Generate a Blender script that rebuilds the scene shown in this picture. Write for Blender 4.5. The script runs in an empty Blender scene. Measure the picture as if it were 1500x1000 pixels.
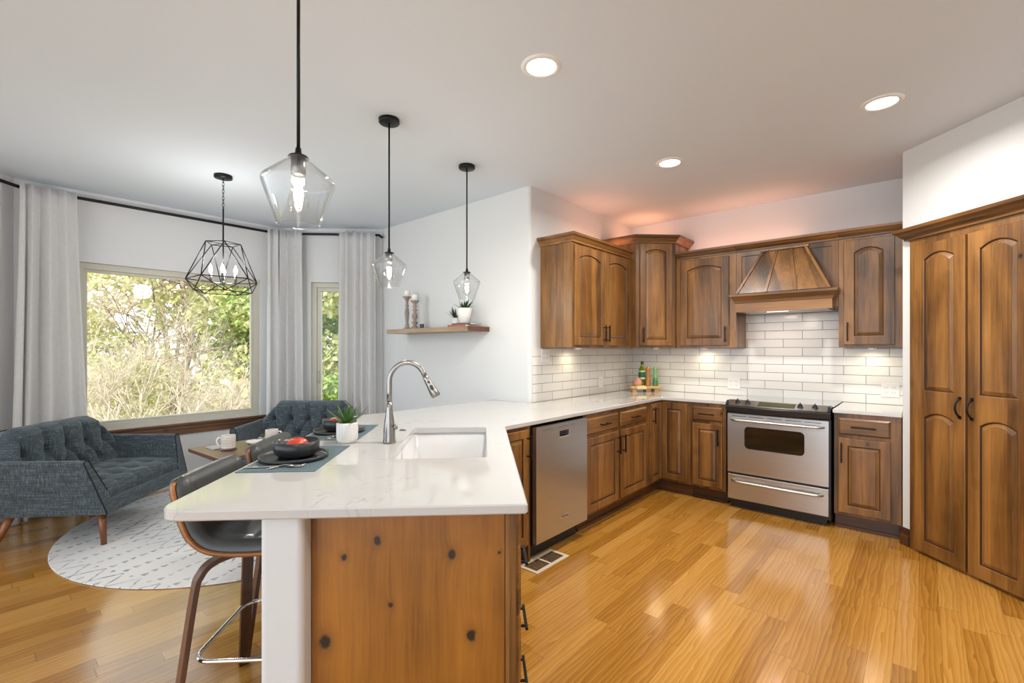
import bpy, bmesh, math, random
from mathutils import Vector, Matrix
random.seed(7)
SC = bpy.context.scene
C = SC.collection
PI = math.pi
R = math.radians

# ------------------------------------------------------------------ camera, world, sun, exposure
CAM = Vector((2.511, -4.939, 1.375))
TH = R(41.4)
RT = Vector((math.cos(TH), math.sin(TH), 0))      # camera right, seen in the plan
FW = Vector((-math.sin(TH), math.cos(TH), 0))     # camera forward
F_PX = 684.0
cam_d = bpy.data.cameras.new('camera')
cam = bpy.data.objects.new('camera', cam_d)
C.objects.link(cam)
cam.location = CAM
cam.rotation_euler = (PI / 2, 0, TH)
cam_d.sensor_width = 36.0
cam_d.lens = F_PX / 1500 * 36
cam_d.shift_y = (510.5 - 500) / 1500
cam_d.clip_start = 0.02
SC.camera = cam

SC.view_settings.view_transform = 'Standard'
SC.view_settings.look = 'None'
SC.view_settings.gamma = 1.0
SC.view_settings.use_curve_mapping = False
SC.view_settings.exposure = 0.35
SC.cycles.use_denoising = True
SC.cycles.max_bounces = 8
SC.cycles.diffuse_bounces = 5
SC.cycles.glossy_bounces = 4
SC.cycles.transmission_bounces = 8
SC.cycles.transparent_max_bounces = 12
SC.cycles.sample_clamp_indirect = 6.0
SC.cycles.caustics_reflective = False
SC.cycles.caustics_refractive = False

world = bpy.data.worlds.new('sky')
SC.world = world
world.use_nodes = True
wbg = world.node_tree.nodes['Background']
wbg.inputs[0].default_value = (0.84, 0.92, 1.0, 1)
wbg.inputs[1].default_value = 2.2

sun_d = bpy.data.lights.new('sun', 'SUN')
sun_d.energy = 5.5
sun_d.color = (1.0, 0.95, 0.86)
sun_d.angle = R(1.5)
sun = bpy.data.objects.new('sun', sun_d)
C.objects.link(sun)
sun.rotation_euler = Vector((0.50, -0.25, 0.80)).to_track_quat('Z', 'Y').to_euler()

def area(name, loc, size, power, col=(1, 1, 1), rot=(0, 0, 0), size_y=None, spread=180):
    d = bpy.data.lights.new(name, 'AREA')
    d.energy = power
    d.color = col
    d.shape = 'RECTANGLE' if size_y else 'DISK'
    d.size = size
    if size_y:
        d.size_y = size_y
    d.spread = R(spread)
    o = bpy.data.objects.new(name, d)
    C.objects.link(o)
    o.location = loc
    o.rotation_euler = rot
    return o

CEIL = 2.76

def W(x, y, z=0.0):
    """plan position given as metres right of and in front of the camera's standpoint"""
    v = CAM + RT * x + FW * y
    return Vector((v.x, v.y, z))

# peninsula frame: q to the kitchen side, p away from its near end
RQ = Vector((1.631, -3.868, 0))
S2 = math.sqrt(0.5)
def P(q, p, z=0.0):
    return Vector((RQ.x + (q - p) * S2, RQ.y + (q + p) * S2, z))

# ------------------------------------------------------------------ mesh helpers
class MB:
    def __init__(self):
        self.v = []; self.f = []; self.mi = []; self.sm = []
    def add(self, vs, fs, mi=0, smooth=False):
        b = len(self.v)
        self.v += [tuple(p) for p in vs]
        for f in fs:
            self.f.append([b + i for i in f]); self.mi.append(mi); self.sm.append(smooth)
        return self
    def box(self, x0, x1, y0, y1, z0, z1, mi=0):
        vs = [(x0,y0,z0),(x1,y0,z0),(x1,y1,z0),(x0,y1,z0),(x0,y0,z1),(x1,y0,z1),(x1,y1,z1),(x0,y1,z1)]
        return self.add(vs, [(0,3,2,1),(4,5,6,7),(0,1,5,4),(1,2,6,5),(2,3,7,6),(3,0,4,7)], mi)
    def prism(self, poly, z0, z1, mi=0, smooth=False):
        n = len(poly)
        vs = [(x, y, z0) for x, y in poly] + [(x, y, z1) for x, y in poly]
        fs = [tuple(range(n))[::-1], tuple(range(n, 2 * n))]
        b = len(self.v)
        self.add(vs, fs, mi)
        self.add([], [], mi)
        for i in range(n):
            j = (i + 1) % n
            self.f.append([b + i, b + j, b + n + j, b + n + i]); self.mi.append(mi); self.sm.append(smooth)
        return self
    def loft(self, loops, closed=True, cap0=False, cap1=False, mi=0, smooth=True):
        n = len(loops[0]); b = len(self.v)
        for l in loops:
            self.v += [tuple(p) for p in l]
        for k in range(len(loops) - 1):
            m = n if closed else n - 1
            for i in range(m):
                j = (i + 1) % n
                self.f.append([b + k*n + i, b + k*n + j, b + (k+1)*n + j, b + (k+1)*n + i])
                self.mi.append(mi); self.sm.append(smooth)
        if cap0:
            self.f.append([b + i for i in range(n)][::-1]); self.mi.append(mi); self.sm.append(False)
        if cap1:
            self.f.append([b + (len(loops)-1)*n + i for i in range(n)]); self.mi.append(mi); self.sm.append(False)
        return self
    def lathe(self, prof, c=(0,0), n=32, mi=0, cap0=True, cap1=True, smooth=True, z0=0.0):
        loops = []
        for r, z in prof:
            loops.append([(c[0] + r*math.cos(2*PI*i/n), c[1] + r*math.sin(2*PI*i/n), z + z0) for i in range(n)])
        return self.loft(loops, True, cap0, cap1, mi, smooth)
    def tube(self, pts, r, n=10, mi=0, closed=False, smooth=True, flat=None):
        """round tube along pts; r a number or a list; flat=(a,b) gives a rectangular bar a wide, b thick"""
        pts = [Vector(p) for p in pts]
        m = len(pts)
        loops = []
        up = Vector((0, 0, 1))
        prev = None
        for i, p in enumerate(pts):
            if closed:
                t = (pts[(i+1) % m] - pts[i-1])
            else:
                t = pts[min(i+1, m-1)] - pts[max(i-1, 0)]
            t.normalize()
            if prev is None:
                a = up if abs(t.z) < 0.9 else Vector((1, 0, 0))
                u = t.cross(a).normalized()
            else:
                u = (prev - t * prev.dot(t)).normalized()
            w = t.cross(u).normalized()
            prev = u
            rr = r[i] if isinstance(r, (list, tuple)) else r
            if flat:
                a, bb = flat
                loops.append([p + u*a*sx/2 + w*bb*sy/2 for sx, sy in ((-1,-1),(1,-1),(1,1),(-1,1))])
            else:
                loops.append([p + u*rr*math.cos(2*PI*k/n) + w*rr*math.sin(2*PI*k/n) for k in range(n)])
        if closed:
            loops.append(loops[0])
            return self.loft(loops, True, False, False, mi, smooth and not flat)
        return self.loft(loops, True, True, True, mi, smooth and not flat)
    def sphere(self, c, r, n=20, m=12, mi=0, sz=1.0):
        prof = [(max(r*math.sin(PI*k/m), 1e-4), -r*math.cos(PI*k/m)*sz) for k in range(m+1)]
        return self.lathe([(a, b + c[2]) for a, b in prof], (c[0], c[1]), n, mi)
    def sweep(self, prof, path, mi=0, closed=False):
        """prof: (out, z) points; path: plan points; out is to the right of travel; mitred"""
        n = len(path); loops = []
        pth = [Vector((p[0], p[1])) for p in path]
        for i in range(n):
            if closed or 0 < i < n-1:
                d0 = (pth[i] - pth[i-1]).normalized(); d1 = (pth[(i+1) % n] - pth[i]).normalized()
                n0 = Vector((d0.y, -d0.x)); n1 = Vector((d1.y, -d1.x))
                m = (n0 + n1); m = m / max(m.dot(n0), 1e-4)
            else:
                d = (pth[1] - pth[0]) if i == 0 else (pth[-1] - pth[-2])
                d.normalize(); m = Vector((d.y, -d.x))
            loops.append([(pth[i].x + m.x*o, pth[i].y + m.y*o, z) for o, z in prof])
        if closed:
            loops.append(loops[0])
        return self.loft(loops, True, not closed, not closed, mi, False)
    def build(self, name, mats, parent=None, bevel=0, seg=2, sub=0, solid=0, loc=None):
        me = bpy.data.meshes.new(name)
        me.from_pydata(self.v, [], self.f)
        if not isinstance(mats, (list, tuple)):
            mats = [mats]
        for m in mats:
            me.materials.append(m)
        for p, mi, s in zip(me.polygons, self.mi, self.sm):
            p.material_index = mi; p.use_smooth = s
        bm = bmesh.new(); bm.from_mesh(me)
        bmesh.ops.recalc_face_normals(bm, faces=bm.faces)
        bm.to_mesh(me); bm.free()
        o = bpy.data.objects.new(name, me)
        C.objects.link(o)
        if loc is not None: o.location = loc
        if parent is not None: o.parent = parent
        if solid:
            md = o.modifiers.new('solid', 'SOLIDIFY'); md.thickness = solid; md.offset = 0
        if bevel:
            md = o.modifiers.new('bevel', 'BEVEL'); md.width = bevel; md.segments = seg
            md.limit_method = 'ANGLE'; md.angle_limit = R(40); md.harden_normals = False
        if sub:
            md = o.modifiers.new('sub', 'SUBSURF'); md.levels = sub; md.render_levels = sub
        return o

def thing(name, label, cat, loc=(0,0,0), rotz=0, group=None):
    o = bpy.data.objects.new(name, None); C.objects.link(o)
    o.empty_display_size = 0.1
    o.location = loc; o.rotation_euler = (0, 0, rotz)
    o['label'] = label; o['category'] = cat
    if group: o['group'] = group
    return o
def tag(o, label, cat, group=None, kind=None):
    o['label'] = label; o['category'] = cat
    if group: o['group'] = group
    if kind: o['kind'] = kind
    return o
def struct(o, label=None):
    o['kind'] = 'structure'
    if label: o['label'] = label
    return o
def kids(o, _m={}):
    return [x for x in C.objects if x.parent == o]
def copy_tree(o, loc=None, rotz=None, label=None):
    src = list(C.objects)
    def rec(a, par):
        c = a.copy(); C.objects.link(c)
        if par is not None: c.parent = par
        for ch in src:
            if ch.parent == a: rec(ch, c)
        return c
    r = rec(o, None)
    if loc is not None: r.location = loc
    if rotz is not None: r.rotation_euler = (0, 0, rotz)
    if label: r['label'] = label
    return r

def offset_poly(poly, d):
    """inset a CCW polygon by d"""
    n = len(poly); out = []
    for i in range(n):
        a = Vector(poly[i-1]); b = Vector(poly[i]); c = Vector(poly[(i+1) % n])
        d0 = (b-a).normalized(); d1 = (c-b).normalized()
        n0 = Vector((-d0.y, d0.x)); n1 = Vector((-d1.y, d1.x))
        m = n0 + n1; m = m / max(m.dot(n0), 0.2)
        out.append((b.x + m.x*d, b.y + m.y*d))
    return out
def fillet(poly, radii, n=8):
    out = []; N = len(poly)
    for i in range(N):
        r = radii[i] if isinstance(radii, (list, tuple)) else radii
        a = Vector(poly[i-1]); b = Vector(poly[i]); c = Vector(poly[(i+1) % N])
        if r <= 0:
            out.append((b.x, b.y)); continue
        u = (a-b).normalized(); v = (c-b).normalized()
        ang = math.acos(max(-1, min(1, u.dot(v))))
        t = r / math.tan(ang/2)
        p0 = b + u*t; p1 = b + v*t
        cen = b + (u+v).normalized() * (r/math.sin(ang/2))
        a0 = math.atan2(p0.y-cen.y, p0.x-cen.x); a1 = math.atan2(p1.y-cen.y, p1.x-cen.x)
        da = (a1 - a0 + PI) % (2*PI) - PI
        for k in range(n+1):
            t_ = a0 + da*k/n
            out.append((cen.x + r*math.cos(t_), cen.y + r*math.sin(t_)))
    return out
def slab(name, poly, z0, z1, mat, holes=(), ch=0.003, parent=None, smooth_side=False):
    """flat slab with a chamfered upper rim and optional holes (poly CCW)"""
    bm = bmesh.new()
    def ring(pl, z): return [bm.verts.new((x, y, z)) for x, y in pl]
    def edges(vs): return [bm.edges.new((vs[i], vs[(i+1) % len(vs)])) for i in range(len(vs))]
    def band(a, b, sm=False):
        for i in range(len(a)):
            j = (i+1) % len(a)
            f = bm.faces.new((a[i], a[j], b[j], b[i])); f.smooth = sm
    top = ring(offset_poly(poly, ch), z1); mid = ring(poly, z1-ch); low = ring(poly, z0+ch); bot = ring(offset_poly(poly, ch), z0)
    te = edges(top); be = edges(bot)
    band(bot, low); band(low, mid, smooth_side); band(mid, top)
    for h in holes:
        ht = ring(h, z1); hb = ring(h, z0)
        te += edges(ht); be += edges(hb); band(ht, hb)
    bmesh.ops.triangle_fill(bm, edges=te, use_beauty=True)
    bmesh.ops.triangle_fill(bm, edges=be, use_beauty=True)
    bmesh.ops.remove_doubles(bm, verts=bm.verts, dist=1e-5)
    bmesh.ops.recalc_face_normals(bm, faces=bm.faces)
    me = bpy.data.meshes.new(name); bm.to_mesh(me); bm.free()
    me.materials.append(mat)
    o = bpy.data.objects.new(name, me); C.objects.link(o)
    if parent: o.parent = parent
    return o

# ------------------------------------------------------------------ materials
class NT:
    def __init__(self, name):
        self.m = bpy.data.materials.new(name); self.m.use_nodes = True
        self.t = self.m.node_tree; self.n = self.t.nodes; self.l = self.t.links
        self.bsdf = self.n['Principled BSDF']; self.out = self.n['Material Output']
    def node(self, typ, **kw):
        x = self.n.new(typ)
        for k, v in kw.items(): setattr(x, k, v)
        return x
    def link(self, a, b): self.l.new(a, b)
    def put(self, sock, v):
        if hasattr(v, 'links') or isinstance(v, bpy.types.NodeSocket): self.link(v, sock)
        else: sock.default_value = v
    def math(self, op, a, b=None, c=None, clamp=False):
        x = self.node('ShaderNodeMath', operation=op, use_clamp=clamp)
        self.put(x.inputs[0], a)
        if b is not None: self.put(x.inputs[1], b)
        if c is not None: self.put(x.inputs[2], c)
        return x.outputs[0]
    def coord(self, kind='Object'):
        return self.node('ShaderNodeTexCoord').outputs[kind]
    def sep(self, v):
        x = self.node('ShaderNodeSeparateXYZ'); self.link(v, x.inputs[0]); return x.outputs
    def comb(self, a, b, c):
        x = self.node('ShaderNodeCombineXYZ')
        for s, v in zip(x.inputs, (a, b, c)): self.put(s, v)
        return x.outputs[0]
    def vmath(self, op, a, b):
        x = self.node('ShaderNodeVectorMath', operation=op)
        self.put(x.inputs[0], a); self.put(x.inputs[1], b)
        return x.outputs[0] if op not in ('DISTANCE', 'LENGTH') else x.outputs['Value']
    def noise(self, vec, scale, detail=4, rough=0.5, dist=0.0):
        x = self.node('ShaderNodeTexNoise')
        if vec is not None: self.link(vec, x.inputs['Vector'])
        x.inputs['Scale'].default_value = scale; x.inputs['Detail'].default_value = detail
        x.inputs['Roughness'].default_value = rough; x.inputs['Distortion'].default_value = dist
        return x.outputs['Fac']
    def white(self, vec):
        x = self.node('ShaderNodeTexWhiteNoise', noise_dimensions='3D'); self.link(vec, x.inputs['Vector']); return x.outputs['Value']
    def ramp(self, fac, stops, interp='LINEAR'):
        x = self.node('ShaderNodeValToRGB'); self.link(fac, x.inputs[0]); e = x.color_ramp.elements
        x.color_ramp.interpolation = interp
        while len(e) < len(stops): e.new(0.5)
        for el, (p, c) in zip(e, stops):
            el.position = p; el.color = (c[0], c[1], c[2], 1) if not isinstance(c, (int, float)) else (c, c, c, 1)
        return x.outputs[0]
    def mix(self, fac, a, b, typ='MIX'):
        x = self.node('ShaderNodeMix', data_type='RGBA', blend_type=typ)
        self.put(x.inputs[0], fac)
        for s, v in ((x.inputs[6], a), (x.inputs[7], b)):
            if isinstance(v, tuple) and len(v) == 3: v = (*v, 1)
            self.put(s, v)
        return x.outputs[2]
    def scale(self, v, s):
        x = self.node('ShaderNodeMapping'); self.link(v, x.inputs[0]); x.inputs['Scale'].default_value = s; return x.outputs[0]
    def bump(self, h, strength=0.2, dist=0.01):
        x = self.node('ShaderNodeBump'); self.link(h, x.inputs['Height'])
        x.inputs['Strength'].default_value = strength; x.inputs['Distance'].default_value = dist
        self.link(x.outputs[0], self.bsdf.inputs['Normal'])
    def base(self, v):
        if isinstance(v, tuple): v = (*v[:3], 1)
        self.put(self.bsdf.inputs['Base Color'], v)
    def rough(self, v): self.put(self.bsdf.inputs['Roughness'], v)
    def set(self, **kw):
        for k, v in kw.items(): self.bsdf.inputs[k.replace('_', ' ')].default_value = v

def srgb(r, g, b):
    f = lambda c: (c/255/12.92) if c/255 <= 0.04045 else ((c/255+0.055)/1.055)**2.4
    return (f(r), f(g), f(b))

def plain(name, col, rough=0.5, metal=0.0, noise=0.03, nscale=8.0, bump=0.0, coat=0.0, spec=None):
    t = NT(name); co = t.coord()
    f = t.noise(co, nscale, 4)
    d = tuple(max(c*(1-noise*2), 0) for c in col); l = tuple(min(c*(1+noise*2), 1) for c in col)
    t.base(t.ramp(f, [(0.3, d), (0.7, l)])); t.rough(rough); t.set(Metallic=metal)
    if coat: t.set(Coat_Weight=coat, Coat_Roughness=0.08)
    if spec is not None: t.bsdf.inputs['Specular IOR Level'].default_value = spec
    if bump: t.bump(t.noise(co, nscale*20, 3), bump, 0.002)
    return t.m

def wood(name, dark, mid, light, axis='z', rough=0.38, knots=0.06, stave=0.085, coat=0.25, knot_pts=None, blotch=0.5):
    t = NT(name); co = t.coord()
    rnd = t.node('ShaderNodeObjectInfo').outputs['Random']
    off = t.comb(t.math('MULTIPLY', rnd, 7.3), t.math('MULTIPLY', rnd, 3.1), t.math('MULTIPLY', rnd, 11.7))
    s = t.sep(co)
    v = t.vmath('ADD', co, off) if knot_pts is None else co
    if axis == 'z': sc = (1, 1, 0.13); cross = t.math('ADD', s[0], s[1])
    elif axis == 'x': sc = (0.13, 1, 1); cross = s[2]
    else: sc = (1, 0.13, 1); cross = t.math('ADD', s[0], s[2])
    if knot_pts:
        dd = None; kn = t.noise(co, 38, 3)
        for (ky, kz, kr) in knot_pts:
            dist = t.vmath('DISTANCE', t.comb(0.0, t.math('ADD', s[1], t.math('MULTIPLY', t.math('SUBTRACT', kn, 0.5), 0.018)), t.math('MULTIPLY', s[2], 0.8)), (0.0, ky, kz*0.8))
            g = t.math('DIVIDE', kr, t.math('ADD', dist, kr))      # 1 at the centre
            dd = g if dd is None else t.math('MAXIMUM', dd, g)
        v = t.vmath('ADD', v, t.comb(0.0, t.math('MULTIPLY', t.math('POWER', dd, 2.0), 0.09), 0.0))
    g1 = t.noise(t.scale(v, tuple(c*9 for c in sc)), 1.0, 5, 0.55, 0.6)
    g2 = t.noise(t.scale(v, tuple(c*120 if c == 1 else c*30 for c in sc)), 1.0, 3, 0.6)
    bl = t.noise(v, 2.6, 3, 0.5, 0.4)
    sid = t.white(t.comb(t.math('FLOOR', t.math('DIVIDE', cross, stave)), rnd, 0.0))
    f = t.math('ADD', t.math('MULTIPLY', g1, 0.55), t.math('MULTIPLY', bl, blotch*0.5))
    f = t.math('ADD', f, t.math('MULTIPLY', t.math('SUBTRACT', sid, 0.5), 0.17 if knot_pts is None else 0.06))
    f = t.math('ADD', f, t.math('MULTIPLY', t.math('SUBTRACT', g2, 0.5), 0.26))
    col = t.ramp(f, [(0.22, dark), (0.40, mid), (0.64, light)])
    kcol = tuple(c*0.16 for c in dark)
    if knot_pts:
        k = t.ramp(dd, [(0.44, 0.0), (0.56, 1.0)])
        halo = t.ramp(dd, [(0.22, 0.0), (0.5, 0.55)])
        col = t.mix(halo, col, tuple(c*0.55 for c in mid)); col = t.mix(k, col, kcol)
    elif knots:
        vo = t.node('ShaderNodeTexVoronoi'); vo.inputs['Scale'].default_value = 4.2
        t.link(t.scale(v, (1, 1, 0.75) if axis == 'z' else (0.75, 1, 1)), vo.inputs['Vector'])
        d = vo.outputs['Distance']; cr = t.sep(vo.outputs['Color'])[0]
        pick = t.math('GREATER_THAN', cr, 0.5)
        k = t.math('MULTIPLY', t.ramp(d, [(knots*0.45, 1.0), (knots, 0.0)]), pick)
        halo = t.math('MULTIPLY', t.ramp(d, [(knots, 0.6), (knots*3.2, 0.0)]), pick)
        col = t.mix(halo, col, tuple(c*0.5 for c in mid)); col = t.mix(k, col, kcol)
    t.base(col); t.rough(rough); t.set(Coat_Weight=coat, Coat_Roughness=0.2)
    t.bump(g2, 0.08, 0.002)
    return t.m

WD, WM, WL = srgb(58, 36, 15), srgb(114, 76, 34), srgb(162, 114, 58)
M = {}
M['wood'] = wood('knotty_alder', WD, WM, WL)
M['wood_h'] = wood('knotty_alder_level', WD, WM, WL, axis='x')
M['glaze'] = plain('dark_glaze', srgb(58, 36, 20), 0.45)
M['panel'] = wood('knotty_alder_end', srgb(88, 54, 16), srgb(142, 90, 28), srgb(174, 114, 42), rough=0.32, coat=0.35,
                  knot_pts=[(.43,.782,.011),(.53,.733,.008),(.20,.733,.012),(.39,.582,.006),(.587,.476,.016),(.14,.478,.014),(.30,.30,.01),(.05,.735,.004)], blotch=0.7)
M['toe'] = wood('toe_kick_wood', srgb(40,22,10), srgb(74,44,22), srgb(98,62,34), axis='x', knots=0)
M['apron'] = wood('rustic_trim_wood', srgb(38,22,14), srgb(92,60,38), srgb(140,98,66), axis='y', knots=0.05, rough=0.5)
M['walnut'] = wood('walnut_leg', srgb(40,22,12), srgb(88,52,30), srgb(120,76,46), knots=0, rough=0.35)
M['oak_leg'] = wood('warm_leg_wood', srgb(62,32,12), srgb(122,70,30), srgb(160,100,52), knots=0, rough=0.35)
M['ply'] = wood('plywood_edge', srgb(110,66,28), srgb(166,112,58), srgb(200,150,92), axis='x', knots=0)
M['shelf'] = wood('rustic_shelf', srgb(92,72,50), srgb(152,128,98), srgb(184,162,130), axis='x', knots=0.05, rough=0.6)
M['shelf_end'] = wood('shelf_end_grain', srgb(52,26,14), srgb(92,50,28), srgb(120,70,40), axis='x', knots=0)
M['table'] = wood('side_table_wood', srgb(60,36,30), srgb(100,64,52), srgb(128,90,76), axis='x', knots=0, rough=0.3, coat=0.1)
M['whitewash'] = wood('whitewashed_wood', srgb(110,92,84), srgb(164,148,138), srgb(205,194,186), knots=0, rough=0.7, coat=0)
M['board'] = wood('light_board', srgb(150,112,60), srgb(196,156,98), srgb(222,188,134), axis='x', knots=0)

def wall_mat(name, col):
    t = NT(name); co = t.coord()
    t.base(t.ramp(t.noise(co, 1.5, 2), [(0.3, tuple(c*0.985 for c in col)), (0.7, col)]))
    t.rough(0.75); t.bump(t.noise(co, 180, 3), 0.06, 0.002); return t.m
M['wallp'] = wall_mat('wall_paint', srgb(214, 216, 217))
M['ceilp'] = wall_mat('ceiling_paint', srgb(210, 220, 231))
M['white_trim'] = plain('white_paint', srgb(228, 228, 226), 0.4, noise=0.01)
M['vinyl'] = plain('almond_vinyl', srgb(196, 193, 180), 0.4, noise=0.01)

def quartz():
    t = NT('white_quartz'); co = t.coord()
    w = t.noise(co, 2.2, 5, 0.6, 1.6)
    vein = t.ramp(t.math('ABSOLUTE', t.math('SUBTRACT', w, 0.5)), [(0.0, 1.0), (0.008, 0.0)])
    mask = t.ramp(t.noise(co, 3.1, 2), [(0.5, 0.0), (0.66, 0.6)])
    col = t.mix(t.math('MULTIPLY', vein, mask), srgb(194, 193, 191), srgb(132, 132, 134))
    t.base(col); t.rough(0.07); t.set(Coat_Weight=0.3, Coat_Roughness=0.03)
    return t.m
M['quartz'] = quartz()

def tile(name, horiz):
    t = NT(name); s = t.sep(t.coord())
    b = t.node('ShaderNodeTexBrick', offset=0.5, offset_frequency=2)
    v = t.comb(t.math('ADD', s[horiz], 10.0 + 0.02), t.math('SUBTRACT', s[2], 0.9145), 0.0)
    t.link(v, b.inputs['Vector'])
    b.inputs['Scale'].default_value = 1.0; b.inputs['Brick Width'].default_value = 0.308
    b.inputs['Row Height'].default_value = 0.0785; b.inputs['Mortar Size'].default_value = 0.0021
    b.inputs['Mortar Smooth'].default_value = 0.1; b.inputs['Bias'].default_value = 0.0
    b.inputs['Color1'].default_value = (*srgb(226, 224, 219), 1); b.inputs['Color2'].default_value = (*srgb(216, 214, 209), 1)
    b.inputs['Mortar'].default_value = (*srgb(112, 110, 106), 1)
    t.base(b.outputs['Color']); t.rough(t.math('ADD', t.math('MULTIPLY', b.outputs['Fac'], 0.6), 0.12))
    wav = t.noise(t.coord(), 9, 2)
    t.bump(t.math('SUBTRACT', t.math('MULTIPLY', wav, 0.25), b.outputs['Fac']), 0.35, 0.0015)
    return t.m
M['tile_x'] = tile('subway_tile', 0)
M['tile_y'] = tile('subway_tile_side', 1)

def floor_mat():
    t = NT('oak_floor'); s = t.sep(t.coord())
    bw = 0.083
    xs = t.math('DIVIDE', s[0], bw); row = t.math('FLOOR', xs)
    r1 = t.white(t.comb(row, 3.7, 0.0))
    ys = t.math('ADD', t.math('DIVIDE', s[1], t.math('ADD', t.math('MULTIPLY', r1, 0.5), 0.65)), t.math('MULTIPLY', r1, 17.0))
    col_i = t.math('FLOOR', ys)
    pid = t.white(t.comb(row, col_i, 1.0)); pid2 = t.white(t.comb(row, col_i, 5.0))
    fx = t.math('FRACT', xs); fy = t.math('FRACT', ys)
    ex = t.math('MINIMUM', fx, t.math('SUBTRACT', 1.0, fx)); ey = t.math('MINIMUM', fy, t.math('SUBTRACT', 1.0, fy))
    seam = t.math('MAXIMUM', t.ramp(ex, [(0.0, 1.0), (0.018, 0.0)]), t.ramp(ey, [(0.0, 1.0), (0.0022, 0.0)]))
    g = t.comb(t.math('ADD', s[0], t.math('MULTIPLY', pid, 13.0)), t.math('ADD', s[1], t.math('MULTIPLY', pid2, 9.0)), 0.0)
    wv = t.node('ShaderNodeTexWave', wave_type='BANDS', bands_direction='X', wave_profile='SAW')
    t.link(t.scale(g, (1, 0.09, 1)), wv.inputs[0])
    wv.inputs['Scale'].default_value = 14; wv.inputs['Distortion'].default_value = 9; wv.inputs['Detail'].default_value = 2.5
    wv.inputs['Detail Scale'].default_value = 1.6
    fine = t.noise(t.scale(g, (160, 7, 1)), 1.0, 3, 0.6)
    f = t.math('ADD', t.math('MULTIPLY', wv.outputs['Fac'], 0.30), t.math('MULTIPLY', fine, 0.14))
    f = t.math('ADD', f, t.math('ADD', t.math('MULTIPLY', pid, 0.36), 0.08))
    c = t.ramp(f, [(0.12, srgb(134, 86, 26)), (0.45, srgb(174, 121, 46)), (0.85, srgb(202, 152, 78))])
    c = t.mix(t.math('MULTIPLY', seam, 0.55), c, srgb(96, 58, 26))
    t.base(c)
    t.rough(t.math('ADD', t.math('MULTIPLY', fine, 0.10), 0.15))
    t.set(Coat_Weight=0.55, Coat_Roughness=0.16)
    t.bump(t.math('SUBTRACT', t.math('MULTIPLY', fine, 0.12), seam), 0.15, 0.0015)
    return t.m
M['floor'] = floor_mat()

def steel(name, axis='x', col=(0.62, 0.62, 0.61), rough=0.3):
    t = NT(name); co = t.coord()
    sc = {'x': (1, 200, 200), 'z': (200, 200, 1)}[axis]
    f = t.noise(t.scale(co, sc), 1.0, 3, 0.6)
    t.base(t.ramp(f, [(0.3, tuple(c*0.9 for c in col)), (0.7, col)])); t.set(Metallic=1.0)
    t.rough(t.math('ADD', t.math('MULTIPLY', f, 0.1), rough - 0.05))
    t.bump(f, 0.03, 0.001)
    return t.m
M['steel'] = steel('brushed_steel')
M['nickel'] = steel('brushed_nickel', 'z', (0.36, 0.34, 0.32), 0.26)
M['chrome'] = plain('chrome', (0.72, 0.7, 0.68), 0.12, 1.0, noise=0.01)
M['black_metal'] = plain('black_metal', (0.012, 0.012, 0.013), 0.4, 0.6)
M['black_plastic'] = plain('black_plastic', (0.015, 0.016, 0.018), 0.3)
M['dark_glass'] = plain('dark_glass', (0.02, 0.013, 0.006), 0.06, coat=1.0)
M['cooktop'] = plain('cooktop_glass', (0.06, 0.062, 0.065), 0.06, coat=1.0)
M['display'] = plain('display_film', srgb(60, 58, 30), 0.2)
M['ceramic_white'] = plain('white_ceramic', srgb(232, 230, 227), 0.35, noise=0.01)
M['sink'] = plain('white_sink', srgb(206, 206, 207), 0.25, noise=0.005)
M['black_stone'] = plain('black_stoneware', (0.018, 0.02, 0.022), 0.35, noise=0.1)
M['placemat'] = plain('grey_green_placemat', srgb(84, 104, 112), 0.7, noise=0.05, nscale=60, bump=0.2)
M['flatware'] = plain('satin_flatware', (0.55, 0.5, 0.46), 0.25, 1.0)
M['tomato'] = plain('tomato_skin', srgb(200, 62, 34), 0.2, noise=0.12, nscale=12, coat=0.5)
M['grapefruit'] = plain('cut_fruit', srgb(205, 88, 66), 0.35, noise=0.15, nscale=40)
M['rind'] = plain('fruit_rind', srgb(232, 200, 170), 0.4)
M['soil'] = plain('soil', srgb(90, 70, 52), 0.9, noise=0.3, nscale=60)
M['candle'] = plain('candle_wax', srgb(238, 236, 230), 0.45, noise=0.01)
M['leather'] = plain('black_leather', (0.052, 0.056, 0.054), 0.36, noise=0.06, nscale=20, coat=0.12)
M['leather_back'] = plain('grey_leather', (0.07, 0.07, 0.066), 0.38, noise=0.06, nscale=30, bump=0.12)
M['pewter'] = plain('pewter', (0.25, 0.25, 0.25), 0.35, 0.9)
M['book_a'] = plain('book_rust', srgb(170, 92, 66), 0.6)
M['book_b'] = plain('book_white', srgb(226, 222, 214), 0.6)
M['book_c'] = plain('book_slate', srgb(74, 82, 92), 0.6)
M['paper'] = plain('paper', srgb(232, 230, 226), 0.7, noise=0.02)
M['concrete'] = plain('grey_ceramic', srgb(176, 176, 174), 0.6)
M['register'] = plain('beige_register', srgb(206, 190, 168), 0.5)
M['register_dark'] = plain('register_louvre', srgb(70, 62, 54), 0.6)
M['pink_garlic'] = plain('pink_clay', srgb(206, 146, 124), 0.5, noise=0.05)
M['olive_glass'] = plain('olive_bottle', srgb(96, 116, 20), 0.1, coat=0.6)
M['bottle_label'] = plain('bottle_label', srgb(36, 92, 64), 0.5)
M['label_cream'] = plain('label_cream', srgb(214, 200, 150), 0.5)
M['mill_wood'] = plain('mill_wood', srgb(160, 106, 40), 0.3, coat=0.5)
M['mill_green'] = plain('mill_green', srgb(56, 118, 48), 0.3, coat=0.5)
M['mill_pale'] = plain('mill_pale_green', srgb(112, 160, 110), 0.3, coat=0.5)

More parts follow.
